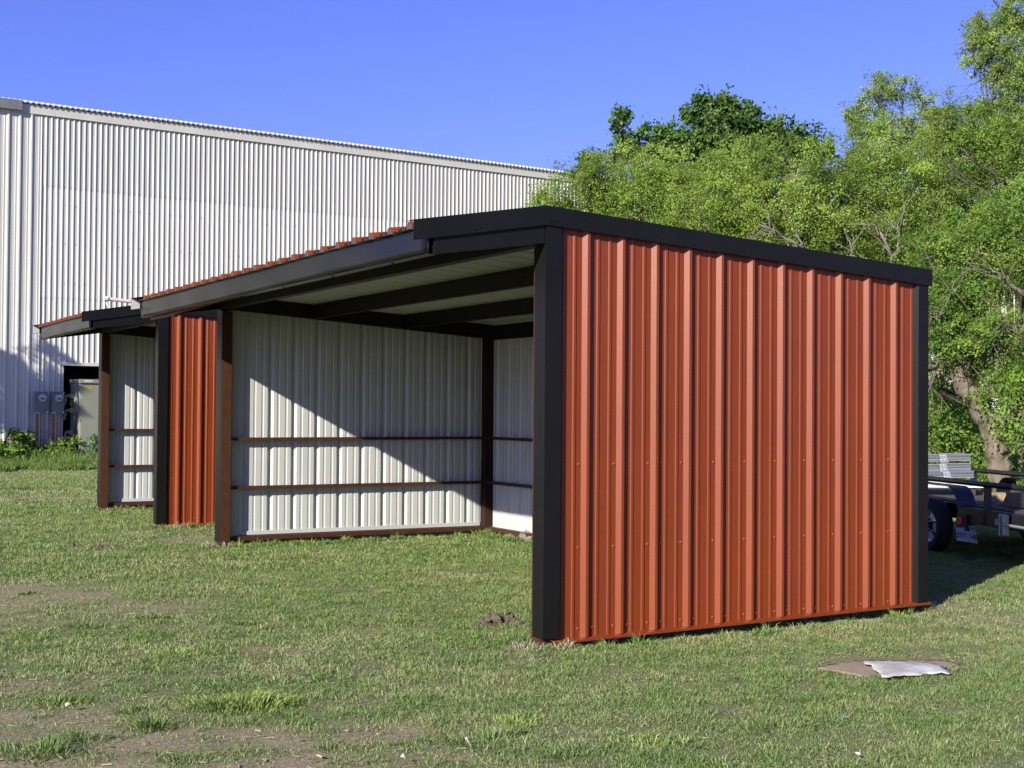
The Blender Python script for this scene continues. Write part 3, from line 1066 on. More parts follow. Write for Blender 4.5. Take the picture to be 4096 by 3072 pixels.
# bay behind the door opening
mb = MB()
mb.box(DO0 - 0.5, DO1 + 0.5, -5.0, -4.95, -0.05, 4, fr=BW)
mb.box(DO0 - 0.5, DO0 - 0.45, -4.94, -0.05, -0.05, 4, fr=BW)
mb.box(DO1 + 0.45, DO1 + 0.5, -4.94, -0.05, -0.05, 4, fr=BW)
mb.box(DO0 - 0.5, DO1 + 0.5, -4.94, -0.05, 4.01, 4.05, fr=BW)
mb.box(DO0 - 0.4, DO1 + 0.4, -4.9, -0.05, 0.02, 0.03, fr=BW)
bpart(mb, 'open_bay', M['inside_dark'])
mb = MB()
mb.box(DO0 - 0.12, DO1 + 0.1, 0.0, 0.06, DOZ, DOZ + 0.09, fr=BW)
mb.box(DO0 - 0.035, DO0, -0.05, 0.045, -0.05, DOZ - 0.002, fr=BW)
mb.box(DO1, DO1 + 0.035, -0.05, 0.045, -0.05, DOZ - 0.002, fr=BW)
bpart(mb, 'door_frame', M['bldg_trim'])

# ---------------------------------------------------------------- electrical cabinet in the opening
cx0, cy0 = 2.80, 29.30
t = thing('electrical_cabinet', (cx0, cy0, 0), 'olive grey steel cabinet standing in the dark doorway of the white building', 'cabinet', rz=BA)
mb = MB()
mb.hexa([(0.02, 0, 0.0), (1.2, 0, 0.0), (1.2, 0.85, 0.0), (0.02, 0.85, 0.0), (0.0, 0, 2.29), (1.2, 0, 2.29), (1.2, 0.85, 2.29), (0.0, 0.85, 2.29)])
mb.build('housing', M['cabinet'], t, bevel=0.012)
mb = MB()
mb.box(0.035, 1.17, -0.022, -0.002, 0.06, 2.24)
for z in (0.5, 1.25, 2.0):
    mb.box(0.0, 0.03, -0.03, -0.003, z, z + 0.09)
mb.build('door', M['cabinet'], t, bevel=0.004)
mb = MB()
mb.box(-0.02, 1.22, -0.05, 0.87, 2.292, 2.40)
mb.build('lid', M['cabinet'], t, bevel=0.01)
MB().box(0.10, 0.34, -0.055, -0.0505, 2.33, 2.37).build('sticker', M['label_w'], t)
MB().box(0.50, 0.70, -0.055, -0.0505, 2.33, 2.37).build('sticker', M['label_w'], t)
MB().box(0.07, 0.37, -0.0262, -0.0225, 2.12, 2.19).build('warning_sticker', M['label_y'], t)
# the side facing the camera left is flat sheet with ragged stains and stub pipes
mb = MB()
pts = [(0.10, 0.0), (0.62, 0.0), (0.58, 0.5), (0.50, 0.75), (0.47, 1.1), (0.34, 1.55), (0.22, 1.50), (0.20, 1.2), (0.13, 0.9), (0.14, 0.4)]
mb.prism(pts, lambda a_, b_, t_: (-0.004 - t_ + 0.02 * (1 - b_ / 2.29), a_, b_ + 0.01), 0.0, 0.002)
mb.build('stain', M['cabinet_dirt'], t)
for z in (1.95, 1.55, 0.95):
    mb = MB()
    mb.tube([(0.0, 0.6, z), (-0.18, 0.6, z), (-0.20, 0.6, z - 0.12), (-0.20, 0.7, z - 0.25)], [0.035] * 4, 8)
    mb.box(-0.10, 0.005, 0.50, 0.70, z - 0.06, z + 0.06)
    mb.build('stub_pipe', M['cabinet'], t)

# ---------------------------------------------------------------- two electricity meters
def meter(loc, label):
    t = thing('electricity_meter', loc, label, 'meter', 'electricity meters', rz=BA)
    mb = MB()
    mb.box(0, 0.34, 0, 0.14, 1.46, 2.04)
    mb.box(-0.006, 0.346, -0.008, 0.14, 2.041, 2.055)
    mb.build('box', M['meter_box'], t, bevel=0.006)
    mb = MB()
    mb.prism([(math.cos(q * math.pi / 12) * 0.115, math.sin(q * math.pi / 12) * 0.105) for q in range(24)], lambda a_, b_, t_: (0.18 + a_ * (1 + t_ * 0.0), -t_, 1.88 + b_), 0.001, 0.05)
    mb.prism([(math.cos(q * math.pi / 12) * 0.095, math.sin(q * math.pi / 12) * 0.088) for q in range(24)], lambda a_, b_, t_: (0.18 + a_, -t_, 1.88 + b_), 0.0505, 0.12)
    mb.build('glass_dome', M['glass'], t, bevel=0.006)
    mb = MB()
    mb.box(0.12, 0.235, -0.127, -0.1205, 1.84, 1.885)
    mb.build('dial', M['dial'], t)
    MB().box(0.0, 0.12, -0.004, -0.001, 1.465, 1.495).build('sticker', M['label_w'], t)
    MB().box(0.295, 0.335, -0.004, -0.001, 1.47, 1.515).build('sticker', M['label_w'], t)
    mb = MB()
    mb.box(0.04, 0.105, 0.03, 0.09, -0.05, 1.459)
    mb.build('post', M['rust'], t)
    mb = MB()
    mb.tube([(0.135, 0.06, -0.05), (0.135, 0.06, 1.459)], [0.016] * 2, 8)
    mb.build('conduit', M['pvc'], t)
    mb = MB()
    mb.tube([(0.175, 0.07, -0.05), (0.175, 0.07, 1.459)], [0.017] * 2, 8)
    mb.build('conduit', M['rust'], t)
    return t


meter((1.70, 29.58, 0), 'left one of two grey electricity meters on rusty posts by the white wall')
meter((2.135, 29.63, 0), 'right grey electricity meter, next to the dark doorway of the white building')

# white pipe lying on the roof of the second shed
t = thing('white_pipe', (-0.47, 11.5, 3.12), 'short white pipe with an end fitting lying on the far shed roof', 'pipe')
mb = MB()
mb.tube([(0.02, 0, 0.105), (0.45, 0.0, 0.075)], [0.028, 0.028], 10)
mb.build('pipe', M['pvc'], t, smooth=False)
mb = MB()
mb.tube([(-0.03, 0, 0.10), (0.025, 0, 0.106)], [0.042, 0.042], 10)
mb.tube([(0.0, 0, 0.10), (0.03, 0.0, 0.0)], [0.02, 0.02], 8)
mb.build('end_fitting', M['pvc'], t)

# ---------------------------------------------------------------- foliage helpers
def unit(v):
    return v / np.linalg.norm(v, axis=-1, keepdims=True)


def leaves_mesh(name, centers, n_per, spread, size, aspect, palette, material, parent, droop=0.3, dens_var=0.5, seed=0, flat=0.0, cvar=0.22, yel=0.0):
    """a crown of small separate leaves gathered in sprays round the given twig ends"""
    r = np.random.default_rng(seed)
    nc = len(centers)
    cnt = np.maximum(3, (n_per * np.exp(r.normal(0, dens_var, nc))).astype(int))
    idx = np.repeat(np.arange(nc), cnt)
    n = len(idx)
    spr = spread * r.uniform(0.55, 1.35, nc)
    # sprays: several little twigs per clump, leaves strung along them
    k = 7
    tw = unit(r.normal(0, 1, (nc, k, 3)) + np.array([0, 0, 0.25]))
    wt = r.integers(0, k, n)
    d = tw[idx, wt]
    t = r.random(n) ** 0.7
    pos = centers[idx] + d * (t * spr[idx])[:, None] + r.normal(0, 1, (n, 3)) * (spr[idx] * 0.13)[:, None]
    pos[:, 2] -= droop * (t ** 2) * spr[idx]
    ax = unit(r.normal(0, 1, (n, 3)) + d * 0.6 + np.array([0, 0, -droop]))
    nrm = unit(r.normal(0, 1, (n, 3)) + flat * (d * 0.8 + np.array([-0.25, -0.3, 0.7])))
    sd = unit(np.cross(ax, nrm) + 1e-6)
    L = size * r.uniform(0.6, 1.4, n)
    wv = L * aspect
    V = np.empty((n, 4, 3))
    V[:, 0] = pos
    V[:, 1] = pos + ax * (L * 0.5)[:, None] + sd * (wv * 0.5)[:, None]
    V[:, 2] = pos + ax * L[:, None]
    V[:, 3] = pos + ax * (L * 0.5)[:, None] - sd * (wv * 0.5)[:, None]
    pal = np.array(palette)
    cc = pal[r.integers(0, len(pal), nc)] * r.uniform(1 - cvar, 1 + cvar, (nc, 1))
    c = cc[idx] * r.uniform(0.86, 1.14, (n, 1))
    base = np.arange(n) * 4
    F = np.stack([base, base + 1, base + 2, base + 3], 1)
    return mesh_np(name, V.reshape(-1, 3), np.full(n, 4), F.ravel(), np.repeat(c[:, None, :], 4, 1).reshape(-1, 3), material, parent)


def lobe_points(lobes, per, r):
    """clump centres spread through ellipsoid lobes, denser towards the skin; (x,y,z,rx,rz)"""
    out = []
    for (c, rr, rz) in lobes:
        n = max(4, int(per * rr * rr * 1.0))
        d = unit(r.normal(0, 1, (n, 3)))
        rad = r.random(n) ** 0.42
        p = c + d * rad[:, None] * np.array([rr, rr, rz])
        out.append(p)
    return np.concatenate(out)


def make_tree(name, base, lobes, label, cat, group, per=26, n_per=70, spread=0.42, leaf=0.050, aspect=0.45,
              palette=None, lmat=None, bark=None, trunk_r=0.16, seed=1, extra=(), droop=0.5, trunk_pts=None, cvar=0.34, twigs=True):
    r = np.random.default_rng(seed)
    base = np.array(base, float)
    root = thing(name, base, label, cat, group)
    lob = [(np.array(c, float), rr, rz) for c, rr, rz in lobes]
    P = lobe_points(lob, per, r)
    P = P[P[:, 2] > 0.35]
    mb = MB()
    if trunk_pts is None:
        cm = np.mean([c for c, _, _ in lob], 0)
        fork = base + (cm - base) * 0.35
        fork[2] = max(0.8, min(fork[2], 2.2))
        trunk_pts = [base + np.array([0, 0, -0.2]), base * 0.6 + fork * 0.4 + r.normal(0, 0.08, 3), fork]
    fork = np.array(trunk_pts[-1], float)
    nt_ = len(trunk_pts)
    rad = [trunk_r * (1.25 if i == 0 else 1 - 0.35 * i / max(1, nt_ - 1)) for i in range(nt_)]
    tp, rd = [], []
    for i in range(nt_ - 1):
        for q in range(4):
            f = q / 4
            tp.append(np.array(trunk_pts[i]) * (1 - f) + np.array(trunk_pts[i + 1]) * f + r.normal(0, trunk_r * 0.10, 3))
            rd.append((rad[i] * (1 - f) + rad[i + 1] * f) * r.uniform(0.84, 1.18))
    tp.append(trunk_pts[-1])
    rd.append(rad[-1])
    mb.tube(tp, rd, 12)
    # limbs to each lobe, then twigs to clumps
    for (c, rr, rz) in lob:
        a_ = fork
        e = c + np.array([0, 0, -rz * 0.3])
        m1 = a_ * 0.6 + e * 0.4 + r.normal(0, 0.25, 3)
        m2 = a_ * 0.25 + e * 0.75 + r.normal(0, 0.25, 3)
        lr = trunk_r * 0.45
        mb.tube([a_, m1, m2, e], [lr, lr * 0.7, lr * 0.5, lr * 0.28], 6)
    if twigs:
        cs_ = np.array([c for c, _, _ in lob])
        for p in P[::2]:
            j = np.argmin(np.linalg.norm(cs_ - p, axis=1))
            e = cs_[j] + np.array([0, 0, -lob[j][2] * 0.3])
            m1 = e * 0.5 + p * 0.5 + r.normal(0, 0.12, 3)
            mb.tube([e, m1, p], [0.022, 0.014, 0.006], 3, caps=False)
    for pts, r0, r1 in extra:
        r0, r1 = r0 * 0.62, r1 * 0.6
        k = len(pts)
        fine = []
        for i in range(k - 1):
            for q in range(4):
                f = q / 4
                fine.append(np.array(pts[i]) * (1 - f) + np.array(pts[i + 1]) * f + r.normal(0, 0.03, 3))
        fine.append(pts[-1])
        kk = len(fine)
        mb.tube(fine, [r0 + (r1 - r0) * i / (kk - 1) for i in range(kk)], 6)
        for i in range(2, kk):                       # side twigs
            for _ in range(1):
                d = unit(np.array(fine[i]) - np.array(fine[i - 1])) + r.normal(0, 0.6, 3)
                L_ = r.uniform(0.15, 0.5)
                a1 = np.array(fine[i])
                a2 = a1 + d * L_ * 0.5 + r.normal(0, 0.05, 3)
                a3 = a2 + d * L_ * 0.5 + r.normal(0, 0.08, 3)
                mb.tube([a1, a2, a3], [r1 * 0.8 + 0.004, r1 * 0.5 + 0.003, 0.003], 4, caps=False)
    tr = mb.build('trunk', bark or M['bark'], None, smooth=True)
    tr.data.transform(Matrix.Translation(-Vector(base)))
    tr.parent = root
    cr = leaves_mesh('crown', P - base, n_per, spread, leaf, aspect, palette, lmat or M['leaf'], root, droop=droop, seed=seed + 5, cvar=cvar, flat=1.0)
    return root


PAL_M = [(0.228, 0.325, 0.057), (0.274, 0.365, 0.075), (0.188, 0.285, 0.05), (0.296, 0.376, 0.091), (0.137, 0.228, 0.04)]
PAL_B = [(0.171, 0.285, 0.048), (0.217, 0.325, 0.059), (0.131, 0.234, 0.041), (0.257, 0.342, 0.073)]
PAL_D = [(0.055, 0.118, 0.022), (0.078, 0.150, 0.028), (0.040, 0.090, 0.019), (0.11, 0.18, 0.036)]
PAL_H = [(0.238, 0.335, 0.086), (0.281, 0.378, 0.103), (0.194, 0.292, 0.076), (0.324, 0.4, 0.13)]


def lob(depth, *items):
    """lobes given where they stand: (u, v, radius m, vertical radius m, depth offset)"""
    o_ = []
    for it in items:
        u, v, rr, rz = it[:4]
        dd = it[4] if len(it) > 4 else 0
        o_.append((PD(u, v, depth + dd), rr, rz))
    return o_


def gbase(u, depth):
    d = ray(u, 1650)
    p = CAM + d / FPX * depth
    return np.array([p[0], p[1], 0.0])


GT = 'feathery green trees behind the sheds'
make_tree('mesquite_tree', gbase(2520, 27), lob(27, (2220, 800, .45, .4), (2340, 760, .75, .65), (2480, 720, .95, .7), (2630, 690, .9, .65),
          (2380, 880, .8, .6), (2560, 850, 1.0, .7), (2720, 780, .85, .7), (2180, 850, .35, .3), (2700, 900, .9, .7), (2450, 950, .9, .6), (2150, 790, .18, .15)),
          'yellow-green feathery tree rising beside the right end of the white building roofline', 'tree', GT, seed=3, palette=PAL_M, bark=M['twig'], per=46, n_per=270)
make_tree('mesquite_tree', gbase(3000, 26), lob(26, (2860, 760, .95, .75), (3010, 700, .95, .75), (3170, 690, 1.0, .8), (2930, 880, 1.1, .8), (3090, 830, 1.1, .8),
          (3250, 840, 1.0, .8), (3180, 950, 1.1, .8), (2990, 960, 1., .7), (2800, 920, .8, .7), (3350, 980, 1.0, .7)),
          'light green feathery tree above the middle of the red wall', 'tree', GT, seed=4, palette=PAL_M, bark=M['twig'], per=42, n_per=260,
          extra=[([PD(3270, 1080, 24.6), PD(3200, 985, 24.4), PD(3120, 930, 24.3), PD(3040, 900, 24.4)], .06, .02),
                 ([PD(3230, 1010, 24.4), PD(3190, 950, 24.3), PD(3180, 880, 24.2)], .03, .012), ([PD(3130, 935, 24.3), PD(3070, 930, 24.2), PD(3010, 945, 24.2)], .025, .01)])
make_tree('mesquite_tree', gbase(3480, 27), lob(27, (3380, 690, 1.0, .8), (3520, 680, 1.0, .9), (3640, 760, 1.0, .9), (3450, 830, 1.2, .9), (3560, 920, 1.1, .9),
          (3350, 830, 1.0, .8), (3680, 900, .9, .8), (3450, 1000, 1.0, .8), (3650, 1040, .9, .8)),
          'green feathery tree behind the right end of the red wall, under the tall airy top', 'tree', GT, seed=5, palette=PAL_M, bark=M['twig'], per=42, n_per=255,
          extra=[([PD(3620, 1130, 25), PD(3570, 1050, 24.8), PD(3530, 960, 24.7), PD(3500, 900, 24.7)], .08, .025),
                 ([PD(3570, 1060, 24.8), PD(3600, 960, 24.7), PD(3590, 900, 24.6)], .035, .015), ([PD(3450, 1060, 24.8), PD(3415, 1000, 24.6), PD(3390, 960, 24.6)], .04, .015)])
make_tree('honey_locust_tree', gbase(3560, 32), lob(32, (3520, 400, .55, .6), (3600, 350, .45, .4), (3440, 420, .35, .4), (3690, 390, .4, .4), (3640, 500, .8, .7), (3480, 520, .65, .6),
          (3420, 480, .35, .35), (3560, 600, 1.0, .8), (3740, 470, .4, .35), (3720, 590, .8, .7), (3390, 450, .2, .2), (3620, 320, .2, .2), (3500, 310, .2, .25)),
          'tall airy tree with see-through top left of the tallest crown', 'tree', GT, seed=6, palette=PAL_H, bark=M['bark_dark'], per=60, n_per=130, leaf=.055, spread=.28, trunk_r=.09)
make_tree('honey_locust_tree', gbase(4080, 28), lob(28, (3960, 130, .55, .5), (4040, 80, .7, .6), (4090, 200, .9, .7), (3930, 200, .5, .5), (3990, 280, .5, .35), (4100, 330, .7, .5), (3900, 160, .25, .3),
          (4010, 20, .3, .3), (3960, 420, .5, .4), (4060, 440, .8, .7), (4110, 550, .8, .8), (3990, 540, .7, .6), (4170, 120, 1, 1), (4180, 400, 1, 1)),
          'tallest airy tree in the upper right corner against the sky', 'tree', GT, seed=7, palette=PAL_H, bark=M['bark_dark'], per=70, n_per=150, leaf=.05, spread=.27, trunk_r=.10,
          extra=[([PD(4150, 420, 28), PD(4080, 260, 28), PD(4000, 180, 28), PD(3940, 130, 28)], .06, .02), ([PD(4110, 320, 28), PD(4020, 290, 28), PD(3930, 300, 28)], .04, .015)])
make_tree('mesquite_tree', gbase(3900, 27.5), lob(27.5, (3800, 520, .8, .7), (3900, 560, .9, .8), (4010, 640, 1.0, .8), (3770, 640, .9, .7), (3880, 700, 1.0, .8), (4090, 760, .9, .8), (3960, 830, 1.1, .8), (3830, 850, .9, .8)),
          'green tree filling the right edge below the tallest crown', 'tree', GT, seed=8, palette=PAL_B + PAL_M, bark=M['bark_dark'], per=42, n_per=240,
          extra=[([PD(4090, 770, 27.4), PD(4060, 745, 26.4), PD(4000, 720, 25.6), PD(3900, 640, 25.4), PD(3820, 590, 25.5)], .07, .02), ([PD(4090, 780, 27.3), PD(4050, 790, 26.2), PD(3990, 790, 25.4), PD(3880, 740, 25.4), PD(3810, 700, 25.5)], .05, .015)])
# front tree with the leaning pale trunk behind the trailer
tb = gbase(4035, 22.5)
make_tree('mesquite_tree', tb, lob(22.5, (3760, 1060, .75, .6, .6), (3850, 1180, .8, .55, .8), (3900, 1330, .75, .4, -.2), (3760, 1330, .6, .45, .3), (3960, 1400, .5, .35), (3780, 1200, .6, .5), (4060, 1060, .6, .4, 1.2),
          (4040, 1560, .45, .4, -.3), (4100, 1700, .45, .45, -.4), (3920, 980, .9, .7, 1.), (4080, 900, .9, .7, 1.), (4090, 1500, .5, .4), (3720, 1180, .5, .5, .5)),
          'tree with a thick pale leaning trunk right behind the trailer', 'tree', GT, seed=9, palette=PAL_B, per=80, n_per=210, leaf=.052, spread=.34, trunk_r=.20,
          trunk_pts=[tb + np.array([0, 0, -.3]), PD(4000, 1900, 22.5), PD(3975, 1780, 22.5), PD(3945, 1690, 22.5), PD(3905, 1610, 22.5), PD(3855, 1560, 22.5), PD(3825, 1480, 22.6), PD(3800, 1440, 22.7)],
          extra=[([PD(3810, 1450, 22.6), PD(3760, 1480, 22.4), PD(3700, 1540, 22.2), PD(3640, 1570, 22.1)], .07, .03),
                 ([PD(3850, 1500, 22.5), PD(3840, 1430, 22.3), PD(3825, 1400, 22.2)], .03, .012), ([PD(3860, 1500, 22.4), PD(3870, 1450, 22.2), PD(3865, 1410, 22.1)], .03, .012),
                 ([PD(3920, 1600, 22.6), PD(3890, 1500, 22.8), PD(3870, 1400, 23)], .07, .03),
                 ([PD(3780, 1450, 22.3), PD(3730, 1460, 22), PD(3690, 1480, 22)], .025, .012), ([PD(3770, 1480, 22.2), PD(3720, 1500, 22), PD(3680, 1530, 22)], .02, .01),
                 ([PD(4110, 1180, 22), PD(4030, 1135, 21.9), PD(3990, 1095, 21.8), PD(3940, 1060, 21.8)], .06, .015), ([PD(4110, 1340, 22), PD(4050, 1320, 21.9), PD(3990, 1325, 21.8)], .03, .01),
                 ([PD(4110, 1310, 22), PD(4070, 1300, 21.9), PD(4010, 1290, 21.8)], .02, .01), ([PD(4100, 1370, 22), PD(4030, 1360, 21.9), PD(3970, 1375, 21.8)], .02, .01),
                 ([PD(3770, 1260, 22), PD(3790, 1190, 21.9), PD(3815, 1130, 21.8)], .035, .012), ([PD(3770, 1260, 22), PD(3730, 1240, 21.9), PD(3700, 1200, 21.8)], .025, .01), ([PD(3780, 1250, 22), PD(3745, 1265, 21.9), PD(3690, 1275, 21.8)], .025, .01)])
tb = gbase(4160, 22)
make_tree('mesquite_tree', tb, lob(22, (4090, 1650, .4, .35, -.5), (4140, 1560, .6, .5), (4100, 1760, .3, .25, -.5)),
          'second pale trunk at the right edge, behind the trailer rails', 'tree', GT, seed=19, palette=PAL_B, per=50, n_per=70, leaf=.08, spread=.34, trunk_r=.16,
          trunk_pts=[tb + np.array([0, 0, -.3]), PD(4125, 1850, 22), PD(4085, 1800, 22), PD(4092, 1700, 22.1), PD(4120, 1600, 22.2)])
# broad dark tree behind them
make_tree('dark_elm_tree', gbase(2900, 42), lob(42, (2810, 530, .95, .7), (2930, 500, .95, .65), (3040, 560, .9, .6), (2720, 600, .8, .6), (2900, 640, 1.3, .8), (3110, 540, .35, .3),
          (2770, 455, .45, .35), (2880, 430, .5, .35), (2660, 540, .6, .45), (3120, 560, .75, .5), (3230, 570, .55, .4), (2570, 570, .4, .35), (2990, 490, .6, .4), (2650, 530, .3, .28), (2490, 520, .3, .35), (2530, 590, .5, .35), (2460, 640, .35, .25), (3180, 620, .6, .4), (3270, 600, .4, .3), (3010, 680, 1.2, .7),
          (2800, 710, 1.1, .7), (2350, 660, .3, .35), (2330, 700, .4, .25), (2620, 630, .5, .4), (3330, 620, .3, .25), (2480, 475, .14, .2), (2990, 450, .25, .25), (2820, 400, .18, .18), (2925, 415, .15, .15)),
          'dark green broad-leaved tree showing above the lighter trees', 'tree', GT, seed=10, palette=PAL_D, lmat=M['leaf_dark'], bark=M['bark_dark'], per=40, n_per=85,
          leaf=.13, aspect=.6, spread=.38, droop=.1, trunk_r=.3, cvar=.3)
# undergrowth behind the trailer
for k, (u, v, d, rr, rz, lab) in enumerate([(3740, 1700, 24, .8, .75, 'leafy bush behind the aluminium stack'), (3860, 1790, 23.6, .6, .5, 'low bush left of the leaning trunk base'),
                                            (3730, 1560, 25.5, .9, .7, 'taller shrub against the black corner post of the near shed'), (4000, 1960, 23, .7, .35, 'low bright green bush under the trailer rails at the trunk foot'),
                                            (3850, 1660, 26.5, 1.0, .8, 'shaded shrub behind the leaning trunk')]):
    c = PD(u, v, d)
    make_tree('bush', (c[0], c[1], 0), [(c, rr, rz), (c + np.array([.3, .2, -.45]), rr * .9, rz * .8), (c + np.array([-.3, -.2, -.7]), rr * .8, rz * .7)], lab, 'bush', 'bushes behind the trailer', per=70, n_per=80,
              leaf=.07, aspect=.55, spread=.3, palette=PAL_B, trunk_r=.03, seed=40 + k, bark=M['twig'])
# a tree out of the frame on the left throws the dappled shade on the white wall
make_tree('mesquite_tree', (-8.2, 25.0, 0), [(np.array(c), a_, b_) for c, a_, b_ in [((-7.6, 25.3, 7.0), 1.6, 1.3), ((-6.6, 25.6, 6.0), 1.4, 1.0), ((-5.7, 25.9, 5.2), 1.2, .8),
          ((-8.7, 25., 6.2), 1.5, 1.2), ((-7.4, 25.6, 5.0), 1.0, .7), ((-8.9, 24.6, 7.6), 1.2, 1.0)]],
          'tree beyond the left edge shading the white wall', 'tree', None, per=5.5, n_per=300, leaf=.13, aspect=.6, spread=.33, palette=PAL_M, seed=13)

# ---------------------------------------------------------------- weeds at the foot of the white wall
n = 30000
s = rng.uniform(-3.4, 3.6, n)
o_ = rng.uniform(0.15, 3.0, n) ** 1.0
x = bx + s * math.cos(BA) + o_ * math.sin(BA)
y = by + s * math.sin(BA) - o_ * math.cos(BA)
edge = 1.9 + 0.9 * fbm(s * 1.5 + 50, s * 0 + 3, 71, 3)
m = (o_ < edge) & frustum_mask(x, y, 0.6)[0]
s = s[m]
o_ = o_[m]
x = x[m]
y = y[m]
e_ = edge[m]
hh = (0.20 + 0.62 * np.clip((e_ - o_) / e_, 0, 1)) * rng.uniform(0.5, 1.15, len(x)) * (0.6 + 0.8 * fbm(x * 3, y * 3, 77, 3))
cc = np.array([(0.13, 0.22, .045), (.17, .25, .055), (.22, .27, .09), (.10, .17, .04)])[rng.integers(0, 4, len(x))] * rng.uniform(.75, 1.25, (len(x), 1))
g = make_blades('tall_weeds', x, y, hh, np.full(len(x), .014), cc, rng.uniform(.1, .7, len(x)), z=np.zeros(len(x)))
tag(g, 'unmown tall green weeds along the foot of the white building', 'weeds', kind='stuff')
for k, (s_, oo, hz, rr, lab) in enumerate([(0.25, 0.55, .78, .45, 'leafy vine bush left of the electricity meters'), (-0.15, .9, .5, .45, 'low leafy weed bush at the left edge by the white wall'),
                                           (1.05, 0.6, .5, .28, 'small leafy bush between the two meter posts'), (1.55, .75, .62, .30, 'leafy bush below the dark doorway beside the right meter'),
                                           (2.15, 1.2, .72, .26, 'blue-green leafy bush in front of the olive cabinet'), (-1.0, .8, .5, .5, 'weed bush further left along the white wall')]):
    p = np.array(BW(s_, oo, 0))
    make_tree('leafy_bush', p, [(p + np.array([0, 0, hz]), rr, hz * .38), (p + np.array([.15, 0, hz * .5]), rr * 1.1, hz * .45), (p + np.array([-.2, 0, hz * .3]), rr * 1.0, hz * .3)], lab, 'bush',
              'leafy bushes by the white wall', per=150, n_per=26, leaf=.085, aspect=.75, spread=.16, palette=PAL_B if k != 4 else [(.14, .24, .11), (.18, .28, .14)], trunk_r=.015, seed=60 + k, bark=M['twig'], twigs=False)

# ---------------------------------------------------------------- trailer behind the shed
TO = np.array([7.53, 3.486, 0.0])
ts = np.array([0.32, 0.947, 0.0])
ts = ts / np.linalg.norm(ts)
tn = np.array([ts[1], -ts[0], 0.0])
rz = math.atan2(ts[1], ts[0])
trl = thing('utility_trailer', tuple(TO), 'black flatbed utility trailer with pipe rails parked behind the red shed', 'trailer', rz=rz)
# local frame: +x = away (ts), +y = left of it (towards the camera side is -tn => +y)
TF = lambda s_, n_, z_: (s_, -n_, z_)
FAR = 1.78


def tpart(mb, name, m, **k):
    return mb.build(name, m, trl, **k)


mb = MB()
mb.tube([TF(-5, 0, .88), TF(3.0, 0, .88)], [0.032] * 2, 12)
tpart(mb, 'top_rail', M['trailer'], smooth=True)
mb = MB()
mb.tube([TF(-5, FAR, .88), TF(2.48, FAR, .88)], [0.032] * 2, 12)
mb.box(2.2, 2.40, -FAR - .03, -FAR + .03, .83, .85)
tpart(mb, 'top_rail', M['trailer'], smooth=True)
for nn, sl_ in ((0, (-1.35, -3.2, 1.9)), (FAR, (2.08, -1.4, -3.2, .4))):
    for s_ in sl_:
        mb = MB()
        mb.box(s_ - .035, s_ + .035, -nn - .03, -nn + .03, .42, .852)
        tpart(mb, 'rail_post', M['trailer'])
mb = MB()
mb.box(-5, -.77, -.05, .03, .42, .60)
mb.box(-.765, 3, -.27, -.21, .42, .60)
mb.box(-5, 3, -FAR - .03, -FAR + .05, .42, .60)
for s_ in (-4.9, -3, -1.6, 0, 1.6, 2.9):
    mb.box(s_, s_ + .08, -FAR + .051, -.051, .44, .55)
tpart(mb, 'frame', M['trailer'])
mb = MB()
for k in range(9):
    mb.box(-5, 2.95 if k else -.78, -.075 - .19 * k - .18, -.075 - .19 * k, .585, .615)
tpart(mb, 'deck', M['deck'])


def fender(n0, n1, s0, s1, name='fender'):
    mb = MB()
    out, inn = [], []
    R = .26
    pts = [(s0, .38)] + [(s0 + R - R * math.cos(q * math.pi / 16), .56 + R * math.sin(q * math.pi / 16) ) for q in range(0, 9)] \
        + [(s1 - R + R * math.sin(q * math.pi / 16), .56 + R * math.cos(q * math.pi / 16)) for q in range(0, 9)] + [(s1, .38)]
    pin = [((p - (s0 + s1) / 2) * .985 + (s0 + s1) / 2, z - .008) for p, z in pts]
    for i in range(len(pts) - 1):
        a_, b_, c_, d_ = pts[i], pts[i + 1], pin[i + 1], pin[i]
        mb.hexa([TF(a_[0], n0, a_[1]), TF(b_[0], n0, b_[1]), TF(b_[0], n1, b_[1]), TF(a_[0], n1, a_[1]), TF(d_[0], n0, d_[1]), TF(c_[0], n0, c_[1]), TF(c_[0], n1, c_[1]), TF(d_[0], n1, d_[1])])
    tpart(mb, name, M['trailer'])


fender(-.03, .20, -.76, 1.3)
fender(FAR + .052, FAR + .26, -.3, 1.6)


